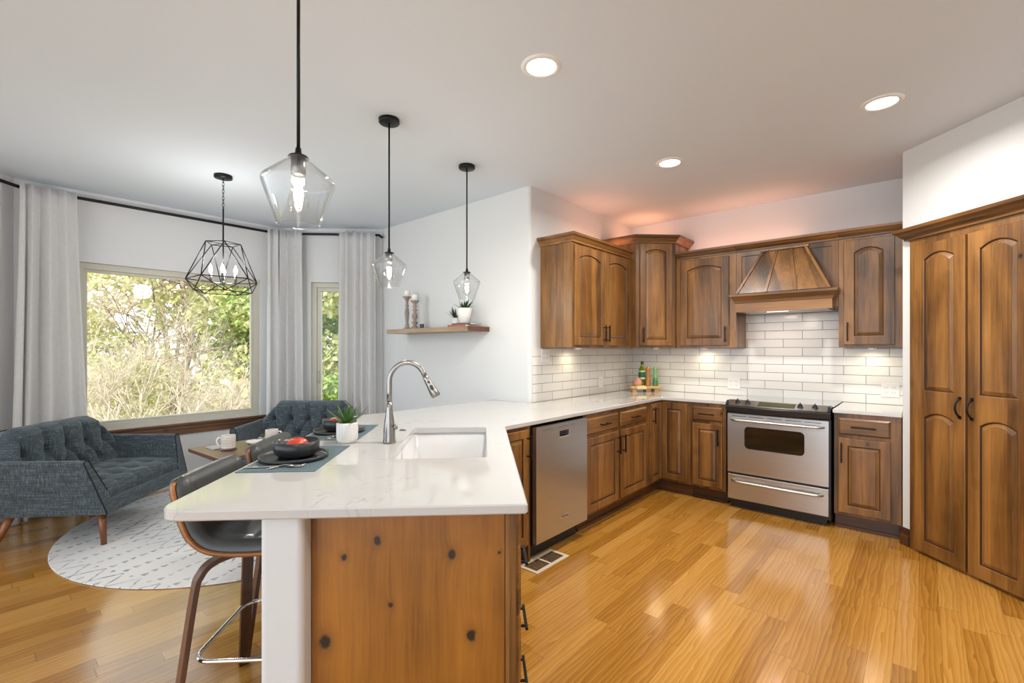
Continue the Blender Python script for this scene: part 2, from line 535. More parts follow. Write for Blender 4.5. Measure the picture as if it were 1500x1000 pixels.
def upholstery():
    t = NT('slate_linen'); co = t.coord()
    a = t.noise(t.scale(co, (9, 9, 240)), 1.0, 3, 0.6)
    b = t.noise(t.scale(co, (160, 160, 7)), 1.0, 3, 0.6)
    f = t.math('ADD', t.math('MULTIPLY', a, 0.5), t.math('MULTIPLY', b, 0.5))
    t.base(t.ramp(f, [(0.34, srgb(33, 41, 48)), (0.5, srgb(59, 71, 79)), (0.66, srgb(108, 119, 125))]))
    t.rough(0.9); t.set(Sheen_Weight=0.15)
    t.bump(f, 0.35, 0.003)
    return t.m
M['linen'] = upholstery()
M['piping'] = plain('dark_piping', srgb(22, 27, 32), 0.9)

def mug_mat():
    t = NT('striped_stoneware'); s = t.sep(t.coord())
    f = t.math('FRACT', t.math('DIVIDE', s[2], 0.0105))
    st = t.math('MULTIPLY', t.math('LESS_THAN', f, 0.34), t.math('MULTIPLY', t.math('GREATER_THAN', s[2], 0.012), t.math('LESS_THAN', s[2], 0.088)))
    t.base(t.mix(t.math('MULTIPLY', st, 0.8), srgb(226, 222, 214), srgb(142, 130, 120))); t.rough(0.4)
    return t.m
M['mug'] = mug_mat()
def curtain_mat():
    t = NT('white_curtain'); co = t.coord()
    f = t.noise(t.scale(co, (260, 260, 30)), 1.0, 2)
    t.base(t.ramp(f, [(0.3, srgb(222, 222, 222)), (0.7, srgb(238, 238, 238))])); t.rough(0.9)
    tr = t.node('ShaderNodeBsdfTranslucent'); tr.inputs[0].default_value = (*srgb(236, 236, 236), 1)
    mx = t.node('ShaderNodeMixShader'); mx.inputs[0].default_value = 0.35
    t.link(t.bsdf.outputs[0], mx.inputs[1]); t.link(tr.outputs[0], mx.inputs[2]); t.link(mx.outputs[0], t.out.inputs[0])
    t.bump(f, 0.1, 0.001)
    return t.m
M['curtain'] = curtain_mat()

def rug_mat():
    t = NT('rug_weave'); s = t.sep(t.coord())
    wob = t.math('MULTIPLY', t.math('SUBTRACT', t.noise(t.coord(), 7, 2), 0.5), 0.035)
    x = t.math('ADD', s[0], wob); y = t.math('ADD', s[1], wob)
    def lat(a, per, w):
        f = t.math('FRACT', t.math('DIVIDE', a, per)); e = t.math('MINIMUM', f, t.math('SUBTRACT', 1.0, f))
        return t.math('LESS_THAN', t.math('MULTIPLY', e, per), w)
    d1 = t.math('ADD', x, t.math('MULTIPLY', y, 0.6)); d2 = t.math('SUBTRACT', x, t.math('MULTIPLY', y, 0.6))
    lattice = t.math('MAXIMUM', lat(d1, 0.17, 0.007), lat(d2, 0.17, 0.007))
    dots = t.math('MULTIPLY', lat(t.math('ADD', d1, 0.085), 0.17, 0.016), lat(t.math('ADD', d2, 0.085), 0.17, 0.016))
    cols = lat(x, 0.15, t.math('ADD', 0.005, t.math('MULTIPLY', t.math('ABSOLUTE', t.math('SINE', t.math('MULTIPLY', y, 55.0))), 0.012)))
    cols = t.math('MULTIPLY', cols, t.math('LESS_THAN', t.math('FRACT', t.math('MULTIPLY', y, 17.0)), 0.6))
    band = t.math('GREATER_THAN', t.math('FRACT', t.math('DIVIDE', t.math('ADD', s[1], 0.1), 0.7)), 0.52)
    pat = t.mix(band, t.math('MAXIMUM', lattice, dots), cols)
    worn = t.ramp(t.noise(t.coord(), 22, 3), [(0.36, 0.25), (0.6, 1.0)])
    big = t.ramp(t.noise(t.coord(), 1.6, 2), [(0.35, 0.55), (0.65, 1.0)])
    fac = t.math('MULTIPLY', t.math('MULTIPLY', pat, worn), big)
    t.base(t.mix(fac, srgb(224, 222, 220), srgb(112, 114, 122))); t.rough(0.95)
    t.bump(t.noise(t.coord(), 260, 3), 0.4, 0.003)
    return t.m
M['rug'] = rug_mat()

def clear_glass(name, tint=(1, 1, 1), rough=0.0, refl=1.0):
    t = NT(name); t.n.remove(t.bsdf)
    tr = t.node('ShaderNodeBsdfTransparent'); tr.inputs[0].default_value = (*tint, 1)
    gl = t.node('ShaderNodeBsdfGlossy'); gl.inputs['Roughness'].default_value = rough
    lw = t.node('ShaderNodeLayerWeight'); lw.inputs[0].default_value = 0.5
    fac = t.math('ADD', t.math('MULTIPLY', t.math('POWER', lw.outputs['Facing'], 3.5), 0.75*refl), 0.035*refl, clamp=True)
    mx = t.node('ShaderNodeMixShader')
    t.link(fac, mx.inputs[0]); t.link(tr.outputs[0], mx.inputs[1]); t.link(gl.outputs[0], mx.inputs[2])
    t.link(mx.outputs[0], t.out.inputs[0])
    return t.m
M['pane'] = clear_glass('window_glass', (0.98, 0.99, 0.98), 0.0, 0.5)
M['shade'] = clear_glass('clear_shade_glass', (0.97, 0.975, 0.975), 0.02, 1.0)
M['bulb_glass'] = clear_glass('bulb_glass', (0.97, 0.96, 0.94), 0.02, 1.3)

def emit(name, col, strength):
    t = NT(name); t.n.remove(t.bsdf)
    e = t.node('ShaderNodeEmission'); e.inputs[0].default_value = (*col, 1); e.inputs[1].default_value = strength
    t.link(e.outputs[0], t.out.inputs[0]); return t.m
M['filament'] = emit('lit_filament', (1.0, 0.93, 0.82), 45)
M['can_light'] = emit('lit_can_lens', (1.0, 0.98, 0.94), 6)
M['puck'] = emit('lit_puck', (1.0, 0.93, 0.78), 8)

def leafm(name, a, b, trans=0.35):
    t = NT(name)
    rnd = t.noise(t.coord(), 9, 2)
    col = t.ramp(rnd, [(0.35, a), (0.65, b)])
    t.base(col); t.rough(0.5)
    tr = t.node('ShaderNodeBsdfTranslucent'); t.link(col, tr.inputs[0])
    mx = t.node('ShaderNodeMixShader'); mx.inputs[0].default_value = trans
    t.link(t.bsdf.outputs[0], mx.inputs[1]); t.link(tr.outputs[0], mx.inputs[2]); t.link(mx.outputs[0], t.out.inputs[0])
    return t.m
M['leaf_a'] = leafm('spring_leaf', srgb(164, 170, 96), srgb(216, 212, 156))
M['leaf_b'] = leafm('green_leaf', srgb(96, 128, 56), srgb(168, 184, 100))
M['leaf_c'] = leafm('blossom_leaf', srgb(222, 206, 184), srgb(240, 232, 208))
M['succulent'] = leafm('succulent_leaf', srgb(44, 84, 30), srgb(92, 128, 56), 0.1)
M['succulent_dk'] = leafm('dark_leaf', srgb(22, 58, 22), srgb(50, 96, 36), 0.1)
M['bark_pale'] = plain('pale_bark', srgb(200, 186, 168), 0.9, noise=0.12, nscale=14)
M['bark'] = plain('brown_bark', srgb(140, 122, 104), 0.9, noise=0.15, nscale=10)
M['fence'] = wood('fence_board', srgb(150, 128, 100), srgb(188, 168, 138), srgb(212, 196, 170), knots=0.05, rough=0.9, coat=0, stave=0.14)
M['lawn'] = plain('lawn_ground', srgb(150, 146, 96), 0.95, noise=0.3, nscale=5)
# ================================================================== THE SETTING
def wall_run(name, a, b, thick, openings=(), mat=None, z1=CEIL, ends=(0, 0)):
    """wall from a to b (room on the left of travel), built outward to the right; openings (s0, s1, z0, z1).
    local x runs along the wall, local y is outward (negative = room)"""
    a = Vector(a); b = Vector(b); L = (b-a).length; ang = math.atan2(b.y-a.y, b.x-a.x)
    m = MB(); s = -ends[0]
    for (s0, s1, z0, zt) in sorted(openings):
        m.box(s, s0, -thick, 0, 0, z1)
        if z0 > 0: m.box(s0, s1, -thick, 0, 0, z0)
        if zt < z1: m.box(s0, s1, -thick, 0, zt, z1)
        s = s1
    m.box(s, L + ends[1], -thick, 0, 0, z1)
    o = m.build(name, mat or M['wallp']); o.location = (a.x, a.y, 0); o.rotation_euler = (0, 0, ang)
    return struct(o)

# kitchen walls. world axes: range wall y=0, dishwasher wall x=0
wall_run('wall_back', (2.40, 0), (0, 0), 0.12, ends=(0.12, 0.12))
wl = MB().box(-0.13, 0, -1.74, 0.0, 0, CEIL).build('wall_left', M['wallp']); struct(wl)
wn = MB().prism(fillet([(-2.35, -1.863), (0, -1.863), (0, -1.74), (-2.35, -1.74)], [0, 0.03, 0, 0], 8), 0, CEIL)
o = wn.build('wall_nook', M['wallp']); struct(o)
BAY_A = (-3.04, -2.69); BAY_B = (-3.04, -4.77)
NK = (-2.213, -1.863)
WIN2 = (1.17 - 0.96, 1.17 - 0.36)      # measured from the shelf-wall end
wall_run('wall_bay_right', NK, BAY_A, 0.14, openings=[(WIN2[0], WIN2[1], 0.635, 2.14)], ends=(0, 0.06))
W1 = (-2.69 + 2.889 , -2.69 + 4.40)
wall_run('wall_window', BAY_A, BAY_B, 0.14, openings=[(0.199, 1.71, 0.635, 2.14)], ends=(0.0, 0.0))
wall_run('wall_bay_left', BAY_B, (-2.213, -5.597), 0.14, ends=(0.06, 0))
wall_run('wall_side', (-2.213, -5.597), (-2.213, -6.1), 0.14)
PD = (2.40, -0.64)
wall_run('wall_right', PD, (2.40, 0), 0.12)
PW = wall_run('wall_pantry', (6.0, -4.24), PD, 0.14, openings=[(5.091 - 0.875, 5.091 - 0.072, 0.0, 2.12)])
# pony wall under the raised side of the peninsula
pn = fillet([(P(-0.66, 0.02).x, P(-0.66, 0.02).y), (P(-0.66, 1.92).x, P(-0.66, 1.92).y), (-0.16, -1.866), (-0.28, -1.866), (P(-0.783, 1.85).x, P(-0.783, 1.85).y), (P(-0.783, 0.02).x, P(-0.783, 0.02).y)], [0.02, 0, 0, 0, 0, 0.02], 6)
wall_run('wall_light_block', (6.0, -7.9), (6.0, -4.24), 0.14)  # unseen wall, added to keep outside light off the pantry side
struct(MB().prism(pn, 0, 0.882).build('wall_peninsula', M['wallp']))

fl = MB().box(-3.16, 6.4, -8.0, 0.1, -0.08, 0.0).build('floor', M['floor']); struct(fl)
ce = MB().box(-3.2, 7.0, -8.0, 0.12, CEIL, CEIL + 0.12).build('ceiling', M['ceilp']); struct(ce)

# corner baseboard beside the pantry
bb = MB().sweep([(0.0, 0.0), (0.018, 0.0), (0.018, 0.06), (0.012, 0.07), (0.012, 0.10), (0.006, 0.115), (0.0, 0.12)],
                [(2.40 + 0.06*S2, -0.64 - 0.06*S2), (2.40, -0.64), (2.40, -0.60)][::-1]).build('baseboard_right', M['toe'])
struct(bb)

def window(name, a, ang, s0, s1, z0, z1, casement=False):
    e = bpy.data.objects.new(name, None); C.objects.link(e); e['kind'] = 'structure'
    e.location = (a[0], a[1], 0); e.rotation_euler = (0, 0, ang)
    def ring(m, x0, x1, za, zb, w, y0, y1, wb=None):
        wb = wb or w
        m.box(x0, x1, y0, y1, zb - w, zb); m.box(x0, x1, y0, y1, za, za + wb)
        m.box(x0, x0 + w, y0, y1, za + wb, zb - w); m.box(x1 - w, x1, y0, y1, za + wb, zb - w)
    m = MB(); ring(m, s0, s1, z0, z1, 0.055, -0.10, -0.035)
    m.build('window_frame', M['vinyl'], e, bevel=0.003)
    m = MB(); w = 0.045 if casement else 0.025
    ring(m, s0 + 0.055, s1 - 0.055, z0 + 0.055, z1 - 0.055, w, -0.09, -0.05)
    m.build('sash', M['vinyl'], e, bevel=0.003)
    k = 0.055 + w
    MB().box(s0 + k, s1 - k, -0.073, -0.068, z0 + k, z1 - k).build('glass', M['pane'], e)
    if casement:
        m = MB(); x = s1 - 0.075
        m.tube([(x, -0.05, 0.98), (x, -0.02, 0.985), (x, -0.02, 1.10), (x, -0.05, 1.11)], 0.007, 8)
        m.build('window_handle', M['vinyl'], e)
    return e
window('window_1', BAY_A, -PI/2, 0.199, 1.71, 0.635, 2.14)
window('window_2', NK, R(225), WIN2[0], WIN2[1], 0.635, 2.14, True)
m = MB()
m.box(-3.04, -3.018, -4.44, -2.86, 0.525, 0.62)
m.box(-3.04, -3.006, -4.46, -2.84, 0.578, 0.594)
m.box(-3.04, -2.998, -4.46, -2.84, 0.616, 0.636)
struct(m.build('trim_1', M['apron'], bevel=0.003))

# ================================================================== COUNTERTOPS, BACKSPLASH
ctr = [(0.01, -0.012), (0.01, -1.863), (0.0, -1.868), (-0.416, -1.868), (-0.416, -3.335)]
Lc = P(-1.07, 0.0); Rc = P(0.0, 0.0)
ctr = [(0.008, -0.010), (0.008, -1.860), (0.005, -1.868), (-0.416, -1.868), (-0.416, -3.335), (Lc.x, Lc.y), (Rc.x, Rc.y), (0.635, -2.872), (0.635, -0.635), (1.212, -0.635), (1.212, -0.010)]
ctr = fillet(ctr, [0, 0, 0, 0, 0.02, 0.075, 0.012, 0.006, 0.006, 0, 0], 8)
SINK = (-0.53, -0.115, 0.60, 1.37)
sk = fillet([(P(q, p).x, P(q, p).y) for q, p in ((SINK[0], SINK[2]), (SINK[1], SINK[2]), (SINK[1], SINK[3]), (SINK[0], SINK[3]))], 0.02, 5)
o = slab('countertop', ctr, 0.884, 0.914, M['quartz'], holes=[sk], ch=0.004)
tag(o, 'white veined quartz countertop running from the range corner out over the peninsula', 'countertop')
o = slab('countertop', [(2.396, -0.010), (1.988, -0.010), (1.988, -0.635), (2.396, -0.635)], 0.884, 0.914, M['quartz'], ch=0.004)
tag(o, 'short white quartz countertop piece between range and pantry corner', 'countertop')

m = MB().box(0.008, 1.21, -0.009, -0.001, 0.9145, 1.375).box(1.21, 1.99, -0.009, -0.001, 0.90, 1.72).box(1.99, 2.398, -0.009, -0.001, 0.9145, 1.375)
tag(m.build('backsplash', M['tile_x']), 'white subway tile backsplash behind the range under the hood', 'backsplash')
m = MB().box(0.001, 0.009, -1.83, -0.009, 0.9145, 1.375)
tag(m.build('backsplash', M['tile_y']), 'white subway tile backsplash on the side wall above the dishwasher counter', 'backsplash')

# ================================================================== CABINETS
T = 0.02     # door thickness
def arch_loop(x0, x1, z0, z1, rise, y, n=12):
    pts = [(x0, y, z0), (x1, y, z0), (x1, y, z1 - rise)]
    for i in range(1, n):
        u = i / n
        x = x1 + (x0 - x1) * u
        pts.append((x, y, z1 - rise + rise * (4 * u * (1 - u))))
    pts.append((x0, y, z1 - rise))
    return pts
def panel_section(m, x0, x1, z0, z1, st, rise, stb=None, stt=None):
    """raised panel inside a frame section; front plane y=-T"""
    stb = st if stb is None else stb; stt = st if stt is None else stt
    def lp(d, y, extra=0):
        return arch_loop(x0 + st + d, x1 - st - d, z0 + stb + d, z1 - stt - d, rise, y)
    outer = arch_loop(x0, x1, z0, z1, 0, -T)
    m.loft([outer, lp(0, -T)], smooth=False)
    m.loft([lp(0, -T), lp(0.004, -T + 0.002)], smooth=False)
    m.loft([lp(0.004, -T + 0.002), lp(0.0075, -T + 0.009)], mi=1, smooth=False)
    m.loft([lp(0.0075, -T + 0.009), lp(0.010, -T + 0.009)], mi=1, smooth=False)
    m.loft([lp(0.010, -T + 0.009), lp(0.030, -T + 0.0015)], smooth=False)
    m.loft([lp(0.030, -T + 0.0015), lp(0.031, -T)], mi=1, smooth=False, cap1=False)
    top = lp(0.031, -T)
    b = len(m.v); m.v += top; m.f.append([b + i for i in range(len(top))]); m.mi.append(0); m.sm.append(False)
def door(name, parent, x, z, w, h, st=0.055, rise=0.0, sections=None):
    m = MB(); c = 0.0035
    if sections:
        for (za, zb, r, sb, st2) in sections: panel_section(m, x + c, x + w - c, z + c if za == 0 else z + za, z + zb - (c if zb >= h else 0), st, r, sb, st2)
    else:
        panel_section(m, x + c, x + w - c, z + c, z + h - c, st - c, rise)
    # chamfered rim and sides
    a = [(x + c, -T, z + c), (x + w - c, -T, z + c), (x + w - c, -T, z + h - c), (x + c, -T, z + h - c)]
    b = [(x, -T + c, z), (x + w, -T + c, z), (x + w, -T + c, z + h), (x, -T + c, z + h)]
    d = [(p[0], -0.0008, p[2]) for p in b]
    m.loft([a, b, d], smooth=False, cap1=True)
    return m.build(name, [M['wood'], M['glaze']], parent)
def drawer_front(name, parent, x, z, w, h):
    m = MB(); c = 0.012
    a = [(x + c, -T, z + c), (x + w - c, -T, z + c), (x + w - c, -T, z + h - c), (x + c, -T, z + h - c)]
    a2 = [(x + c*.8, -T + .002, z + c*.8), (x + w - c*.8, -T + .002, z + c*.8), (x + w - c*.8, -T + .002, z + h - c*.8), (x + c*.8, -T + .002, z + h - c*.8)]
    b = [(x, -T + 0.009, z), (x + w, -T + 0.009, z), (x + w, -T + 0.009, z + h), (x, -T + 0.009, z + h)]
    d = [(p[0], -0.0008, p[2]) for p in b]
    m.loft([a, a2], mi=0, smooth=False, cap0=True); m.loft([a2, b, d], smooth=False, cap1=True)
    return m.build(name, [M['wood_h'], M['glaze']], parent)
def pull(parent, x, z, L=0.13, vert=True):
    """black bar pull standing off the door face, centred at x, z"""
    m = MB(); y = -T - 0.030; h = 0.005
    if vert:
        m.box(x - h, x + h, y - h, y + h, z - L/2, z + L/2)
        for s in (-1, 1): m.box(x - .004, x + .004, y, -T + .001, z + s*L*.37 - .004, z + s*L*.37 + .004)
    else:
        m.box(x - L/2, x + L/2, y - h, y + h, z - h, z + h)
        for s in (-1, 1): m.box(x + s*L*.37 - .004, x + s*L*.37 + .004, y, -T + .001, z - .004, z + .004)
    return m.build('handle', M['black_metal'], parent, bevel=0.001)
BASE_T, BASE_B = 0.882, 0.114
def base_cabinet(label, loc, rotz, w, depth=0.585, group=None, back=None):
    t = thing('base_cabinet', label, 'cabinet', loc, rotz, group)
    m = MB().box(0, w, 0, depth, BASE_B, BASE_T)
    m.build('body', M['wood'], t)
    MB().box(0, w, 0.06, depth, 0.0, BASE_B - 0.001).box(0, w, 0.045, 0.059, 0.0, 0.022).build('toe_kick', M['toe'], t)
    return t
DZ0, DZ1, DRH = 0.135, 0.70, 0.125    # door bottom, door top, drawer height
def dr(t, x, w, z=0.725, h=DRH, pl=0.13):
    d = drawer_front('drawer', t, x, z, w, h); pull(d, x + w/2, z + h/2, pl, False); return d
def dd(t, x, w, hx, z0=DZ0, z1=DZ1, st=0.055, hl=0.15):
    d = door('door', t, x, z0, w, z1 - z0, st)
    if hx is not None: pull(d, x + hx, z1 - 0.035 - hl/2, hl)
    return d
# range wall (faces -y)
t = base_cabinet('narrow base cabinet left of the range with drawer over door', (0.895, -0.61, 0), 0, 0.313)
dr(t, 0.022, 0.262, pl=0.14); dd(t, 0.022, 0.262, 0.232, st=0.05)
t = base_cabinet('base cabinet right of the range beside the pantry', (1.995, -0.61, 0), 0, 0.398)
dr(t, 0.028, 0.31, pl=0.15); dd(t, 0.028, 0.31, 0.022, st=0.055)
# corner unit: an L, its own body
t = thing('corner_cabinet', 'inside corner base cabinet with two narrow doors meeting at a right angle', 'cabinet', (0.61, -0.61, 0))
Lp = [(-0.585, 0.585), (-0.585, -0.30), (0, -0.30), (0, 0), (0.284, 0), (0.284, 0.585)]
MB().prism(Lp, BASE_B, BASE_T).build('body', M['wood'], t)
MB().prism([(-0.585, 0.585), (-0.585, -0.30), (-0.06, -0.30), (-0.06, 0.06), (0.284, 0.06), (0.284, 0.585)], 0, BASE_B - 0.001).build('toe_kick', M['toe'], t)
d = door('door', t, 0.008, DZ0, 0.252, 0.862 - DZ0, 0.055)
d = door('door', t, 0.0, DZ0, 0.235, 0.862 - DZ0, 0.05); pull(d, 0.035, 0.76, 0.15)
d.rotation_euler = (0, 0, PI/2); d.location = (0, -0.262, 0)
# dishwasher side (faces +x)
t = base_cabinet('wide base cabinet beside the dishwasher with two drawers over two doors', (0.61, -1.985, 0), PI/2, 1.07)
dr(t, 0.02, 0.492); dr(t, 0.548, 0.48)
dd(t, 0.02, 0.492, 0.467); dd(t, 0.548, 0.48, 0.025)
t = base_cabinet('angled corner base cabinet between dishwasher and peninsula', (0.61, -2.885, 0), PI/2, 0.262, depth=0.50)
dd(t, 0.012, 0.232, 0.213, z1=0.862, st=0.05)
MB().box(0.262, 0.279, 0.0, 0.5, 0.0, BASE_T).build('filler', M['wood'], t)
# peninsula cabinets (face the kitchen, direction q)
ORI = P(-0.03, 0.10)
t = base_cabinet('peninsula end base cabinet with knotty wood end panel and drawers', ORI, R(135), 0.46, depth=0.627)
MB().box(-0.014, -0.0005, 0.036, 0.627, 0.0, BASE_T).build('end_panel', M['panel'], t)
MB().box(-0.022, -0.0005, 0.0, 0.034, 0.0, BASE_T).box(-0.018, -0.0005, 0.004, 0.014, 0.01, BASE_T-.01).build('corner_post', M['wood'], t, bevel=0.003)
z = 0.862
for h in (0.125, 0.215, 0.215, 0.15):
    z0 = z - h; dfr = drawer_front('drawer', t, 0.03, z0, 0.40, h); pull(dfr, 0.23, z0 + h*0.5, 0.15, False); z = z0 - 0.012
t = base_cabinet('sink base cabinet in the peninsula with two doors', P(-0.03, 0.562), R(135), 0.83, depth=0.627)
b_ = [c for c in C.objects if c.parent == t and c.name.startswith('body')][0]
b_.data = b_.data.copy()
mm = MB().box(0, 0.83, 0, 0.018, BASE_B, BASE_T).box(0, 0.018, 0.018, 0.627, BASE_B, BASE_T).box(0.812, 0.83, 0.018, 0.627, BASE_B, BASE_T).box(0.018, 0.812, 0.61, 0.627, BASE_B, BASE_T).box(0.018, 0.812, 0.018, 0.61, BASE_B, BASE_B+0.018)
bo = mm.build('body', M['wood'], t); old = b_.data; C.objects.unlink(b_); bpy.data.objects.remove(b_)
bo.name = 'body.sink'[:4]
dd(t, 0.02, 0.385, 0.36, z1=0.862); dd(t, 0.42, 0.385, 0.025, z1=0.862)

# ---- uppers
UZ0, UZ1 = 1.385, 2.27
CROWN = [(0.0, 0.0), (0.012, 0.0), (0.014, 0.012), (0.030, 0.028), (0.038, 0.040), (0.052, 0.050), (0.055, 0.068), (0.0, 0.068)]
def crown(parent, path, z, prof=CROWN, scale=1.0):
    return MB().sweep([(o*scale, z + h*scale) for o, h in prof], path).build('crown', M['wood_h'], parent)
def light_rail(parent, path, z):
    return MB().sweep([(-0.02, 0.0), (-0.02, -0.014), (0.006, -0.014), (0.010, -0.006), (0.004, 0.0)], [p for p in path]).build('light_rail', M['toe'], parent)
D = 0.33
# sweep: out is to the right of travel, so run the path with the cabinet on the left
t = thing('upper_cabinet', 'two door wall cabinet on the side wall over the dishwasher counter', 'cabinet', (D, -1.715, 0), PI/2)
MB().box(0, 1.06, 0, D - 0.002, UZ0, UZ1).build('body', M['wood'], t)
for x, hx in ((0.022, 0.445), (0.505, 0.03)):
    d = door('door', t, x, UZ0 + 0.022, 0.475, UZ1 - UZ0 - 0.05, 0.062, 0.036); pull(d, x + hx, UZ0 + 0.125, 0.15)
crown(t, [(0.0, D - 0.002), (0.0, 0.0), (0.99, 0.0)], UZ1 - 0.008)
light_rail(t, [(0.0, D - 0.002), (0.0, 0.0), (1.05, 0.0)], UZ0)
# diagonal corner
a_, d_ = 0.65, 0.37
t = thing('corner_upper_cabinet', 'tall angled corner wall cabinet with one arched door and high crown', 'cabinet', (d_, -a_, 0), PI/4)
def toL(x, y):
    dx, dy = x - d_, y + a_
    return (dx*S2 + dy*S2, -dx*S2 + dy*S2)
pc = [toL(0.010, -0.010), toL(0.010, -a_), toL(d_, -a_), toL(a_, -d_), toL(a_, -0.010)]
CZ1 = 2.43
MB().prism(pc, UZ0, CZ1).build('body', M['wood'], t)
wd = (a_ - d_) * math.sqrt(2)
d = door('door', t, 0.035, UZ0 + 0.022, wd - 0.07, CZ1 - UZ0 - 0.035, 0.055, 0.028); pull(d, 0.035 + 0.028, UZ0 + 0.125, 0.15)
crown(t, [pc[1], pc[2], pc[3], pc[4]], CZ1 - 0.008, scale=1.1)
light_rail(t, [pc[2], pc[3]], UZ0)
# range wall left upper
t = thing('upper_cabinet', 'single arched door wall cabinet left of the range hood', 'cabinet', (0.652, -D, 0))
MB().box(0, 0.558, 0, D - 0.011, UZ0, UZ1).build('body', M['wood'], t)
d = door('door', t, 0.04, UZ0 + 0.022, 0.46, UZ1 - UZ0 - 0.05, 0.065, 0.036); pull(d, 0.04 + 0.432, UZ0 + 0.125, 0.15)
crown(t, [(0.0, 0.0), (0.558, 0.0)], UZ1 - 0.008)
light_rail(t, [(0.0, 0.0), (0.558, 0.0), (0.558, D - 0.012)], UZ0)
t = thing('upper_cabinet', 'single arched door wall cabinet right of the range hood', 'cabinet', (1.992, -D, 0))
MB().box(0, 0.405, 0, D - 0.011, UZ0, UZ1).build('body', M['wood'], t)
d = door('door', t, 0.035, UZ0 + 0.022, 0.32, UZ1 - UZ0 - 0.05, 0.065, 0.036); pull(d, 0.035 + 0.028, UZ0 + 0.125, 0.15)
crown(t, [(0.0, 0.0), (0.405, 0.0)], UZ1 - 0.008)
light_rail(t, [(0.0, D - 0.012), (0.0, 0.0), (0.405, 0.0)], UZ0)
# ---- range hood
t = thing('range_hood', 'wooden tapered range hood with battens and moulded mantel', 'range hood', (1.212, -D, 0))
HW = 0.778
m = MB().box(0, HW, 0.012, D - 0.011, 1.72, UZ1)
m.box(0, 0.045, 0.0, 0.012, 1.72, UZ1).box(HW - 0.045, HW, 0.0, 0.012, 1.72, UZ1).box(0.045, HW - 0.045, 0, 0.012, UZ1 - 0.05, UZ1)
m.build('back_panel', M['wood'], t)
xa, xb, ya = 0.035, HW - 0.035, -0.145      # foot of the taper
ta, tb, ty = 0.225, 0.555, -0.015
zb, zt = 1.865, UZ1 - 0.03
lo = [(xa, 0.0115, zb), (xa, ya, zb), (xb, ya, zb), (xb, 0.0115, zb)]
hi = [(ta, 0.0115, zt), (ta, ty, zt), (tb, ty, zt), (tb, 0.0115, zt)]
MB().loft([lo, hi], cap0=True, cap1=True, smooth=False).build('tapered_body', M['wood'], t)
def lerp(a, b, u): return tuple(a[i] + (b[i] - a[i])*u for i in range(3))
m = MB()
for u in (0.012, 0.34, 0.66, 0.988):
    p0 = lerp(lo[1], lo[2], u); p1 = lerp(hi[1], hi[2], u)
    wv = 0.011
    m.loft([[(p0[0]-wv, p0[1]-0.010, p0[2]), (p0[0]+wv, p0[1]-0.010, p0[2]), (p0[0]+wv, p0[1]+0.004, p0[2]), (p0[0]-wv, p0[1]+0.004, p0[2])],
            [(p1[0]-wv, p1[1]-0.010, p1[2]), (p1[0]+wv, p1[1]-0.010, p1[2]), (p1[0]+wv, p1[1]+0.004, p1[2]), (p1[0]-wv, p1[1]+0.004, p1[2])]], cap0=True, cap1=True, smooth=False)
m.box(ta - 0.02, tb + 0.02, ty - 0.018, 0.0, zt - 0.004, zt + 0.014)
m.build('battens', M['wood'], t)
m = MB().sweep([(-0.02, 1.70), (0, 1.70), (0.0, 1.778), (0.006, 1.782), (0.010, 1.80), (0.026, 1.822), (0.034, 1.834), (0.040, 1.838), (0.042, 1.858), (0.0, 1.864), (-0.02, 1.864)],
               [(0.026, -0.002), (0.026, -0.130), (HW - 0.026, -0.130), (HW - 0.026, -0.002)])
m.box(0.047, HW - 0.047, -0.108, -0.002, 1.72, 1.862)
m.build('mantel', M['wood_h'], t)
MB().box(0.06, HW - 0.06, -0.10, 0.28, 1.700, 1.7195).build('liner', M['steel'], t)
MB().box(0.26, 0.42, -0.03, -0.005, 1.6975, 1.6998).build('lamp_lens', emit('lit_hood_lens', (1, .85, .65), 2.2), t)
crown(t, [(-0.0, 0.0), (HW + 0.0, 0.0)], UZ1 - 0.008)

# ---- pantry (faces the camera's left-back, rotz -45)
PO = (PD[0] + 0.078*S2, PD[1] - 0.078*S2)
t = thing('pantry_cabinet', 'tall built-in pantry cabinet with two arched doors in the angled wall', 'cabinet', (PO[0], PO[1], 0), -PI/4)
PWD = 0.79
MB().box(0, PWD, -0.022, 0.30, 0.0, 2.115).build('body', M['wood'], t)
for x, w, hx in ((0.052, 0.333, 0.305), (0.400, 0.333, 0.028)):
    d = door('door', t, x, 0.02, w, 2.05, 0.062, sections=[(0, 1.00, 0.036, 0.075, 0.062), (1.00, 2.05, 0.036, 0.075, 0.062)])
    d.location = (0, -0.022, 0)
    m = MB(); xx = x + hx; pts = []
    for k in range(13):
        u = k/12; pts.append((xx, -T - 0.004 - 0.030*math.sin(PI*u)**0.8, 0.955 + 0.115*u))
    m.tube(pts, [0.008 if k in (0, 12) else 0.0055 for k in range(13)], 8)
    m.box(xx - .008, xx + .008, -T - .006, -T + .001, 0.945, 0.962).box(xx - .008, xx + .008, -T - .006, -T + .001, 1.063, 1.08)
    m.build('handle', M['black_metal'], d)
crown(t, [(-0.015, 0.0), (-0.015, -0.024), (PWD + 0.25, -0.024)], 2.118, scale=1.15)
# ================================================================== APPLIANCES
# ---- range, local x along wall, y back, front plane y=0
t = thing('range', 'stainless slide-in range with oven window and drawer', 'range', (1.222, -0.655, 0))
RW = 0.756
MB().box(0, RW, 0.03, 0.63, 0.05, 0.905).box(0.03, RW - 0.03, 0.06, 0.6, 0.0, 0.05).build('body', M['black_plastic'], t, bevel=0.004)
MB().box(-0.006, RW + 0.006, 0.085, 0.645, 0.915, 0.924).build('cooktop', M['cooktop'], t, bevel=0.003)
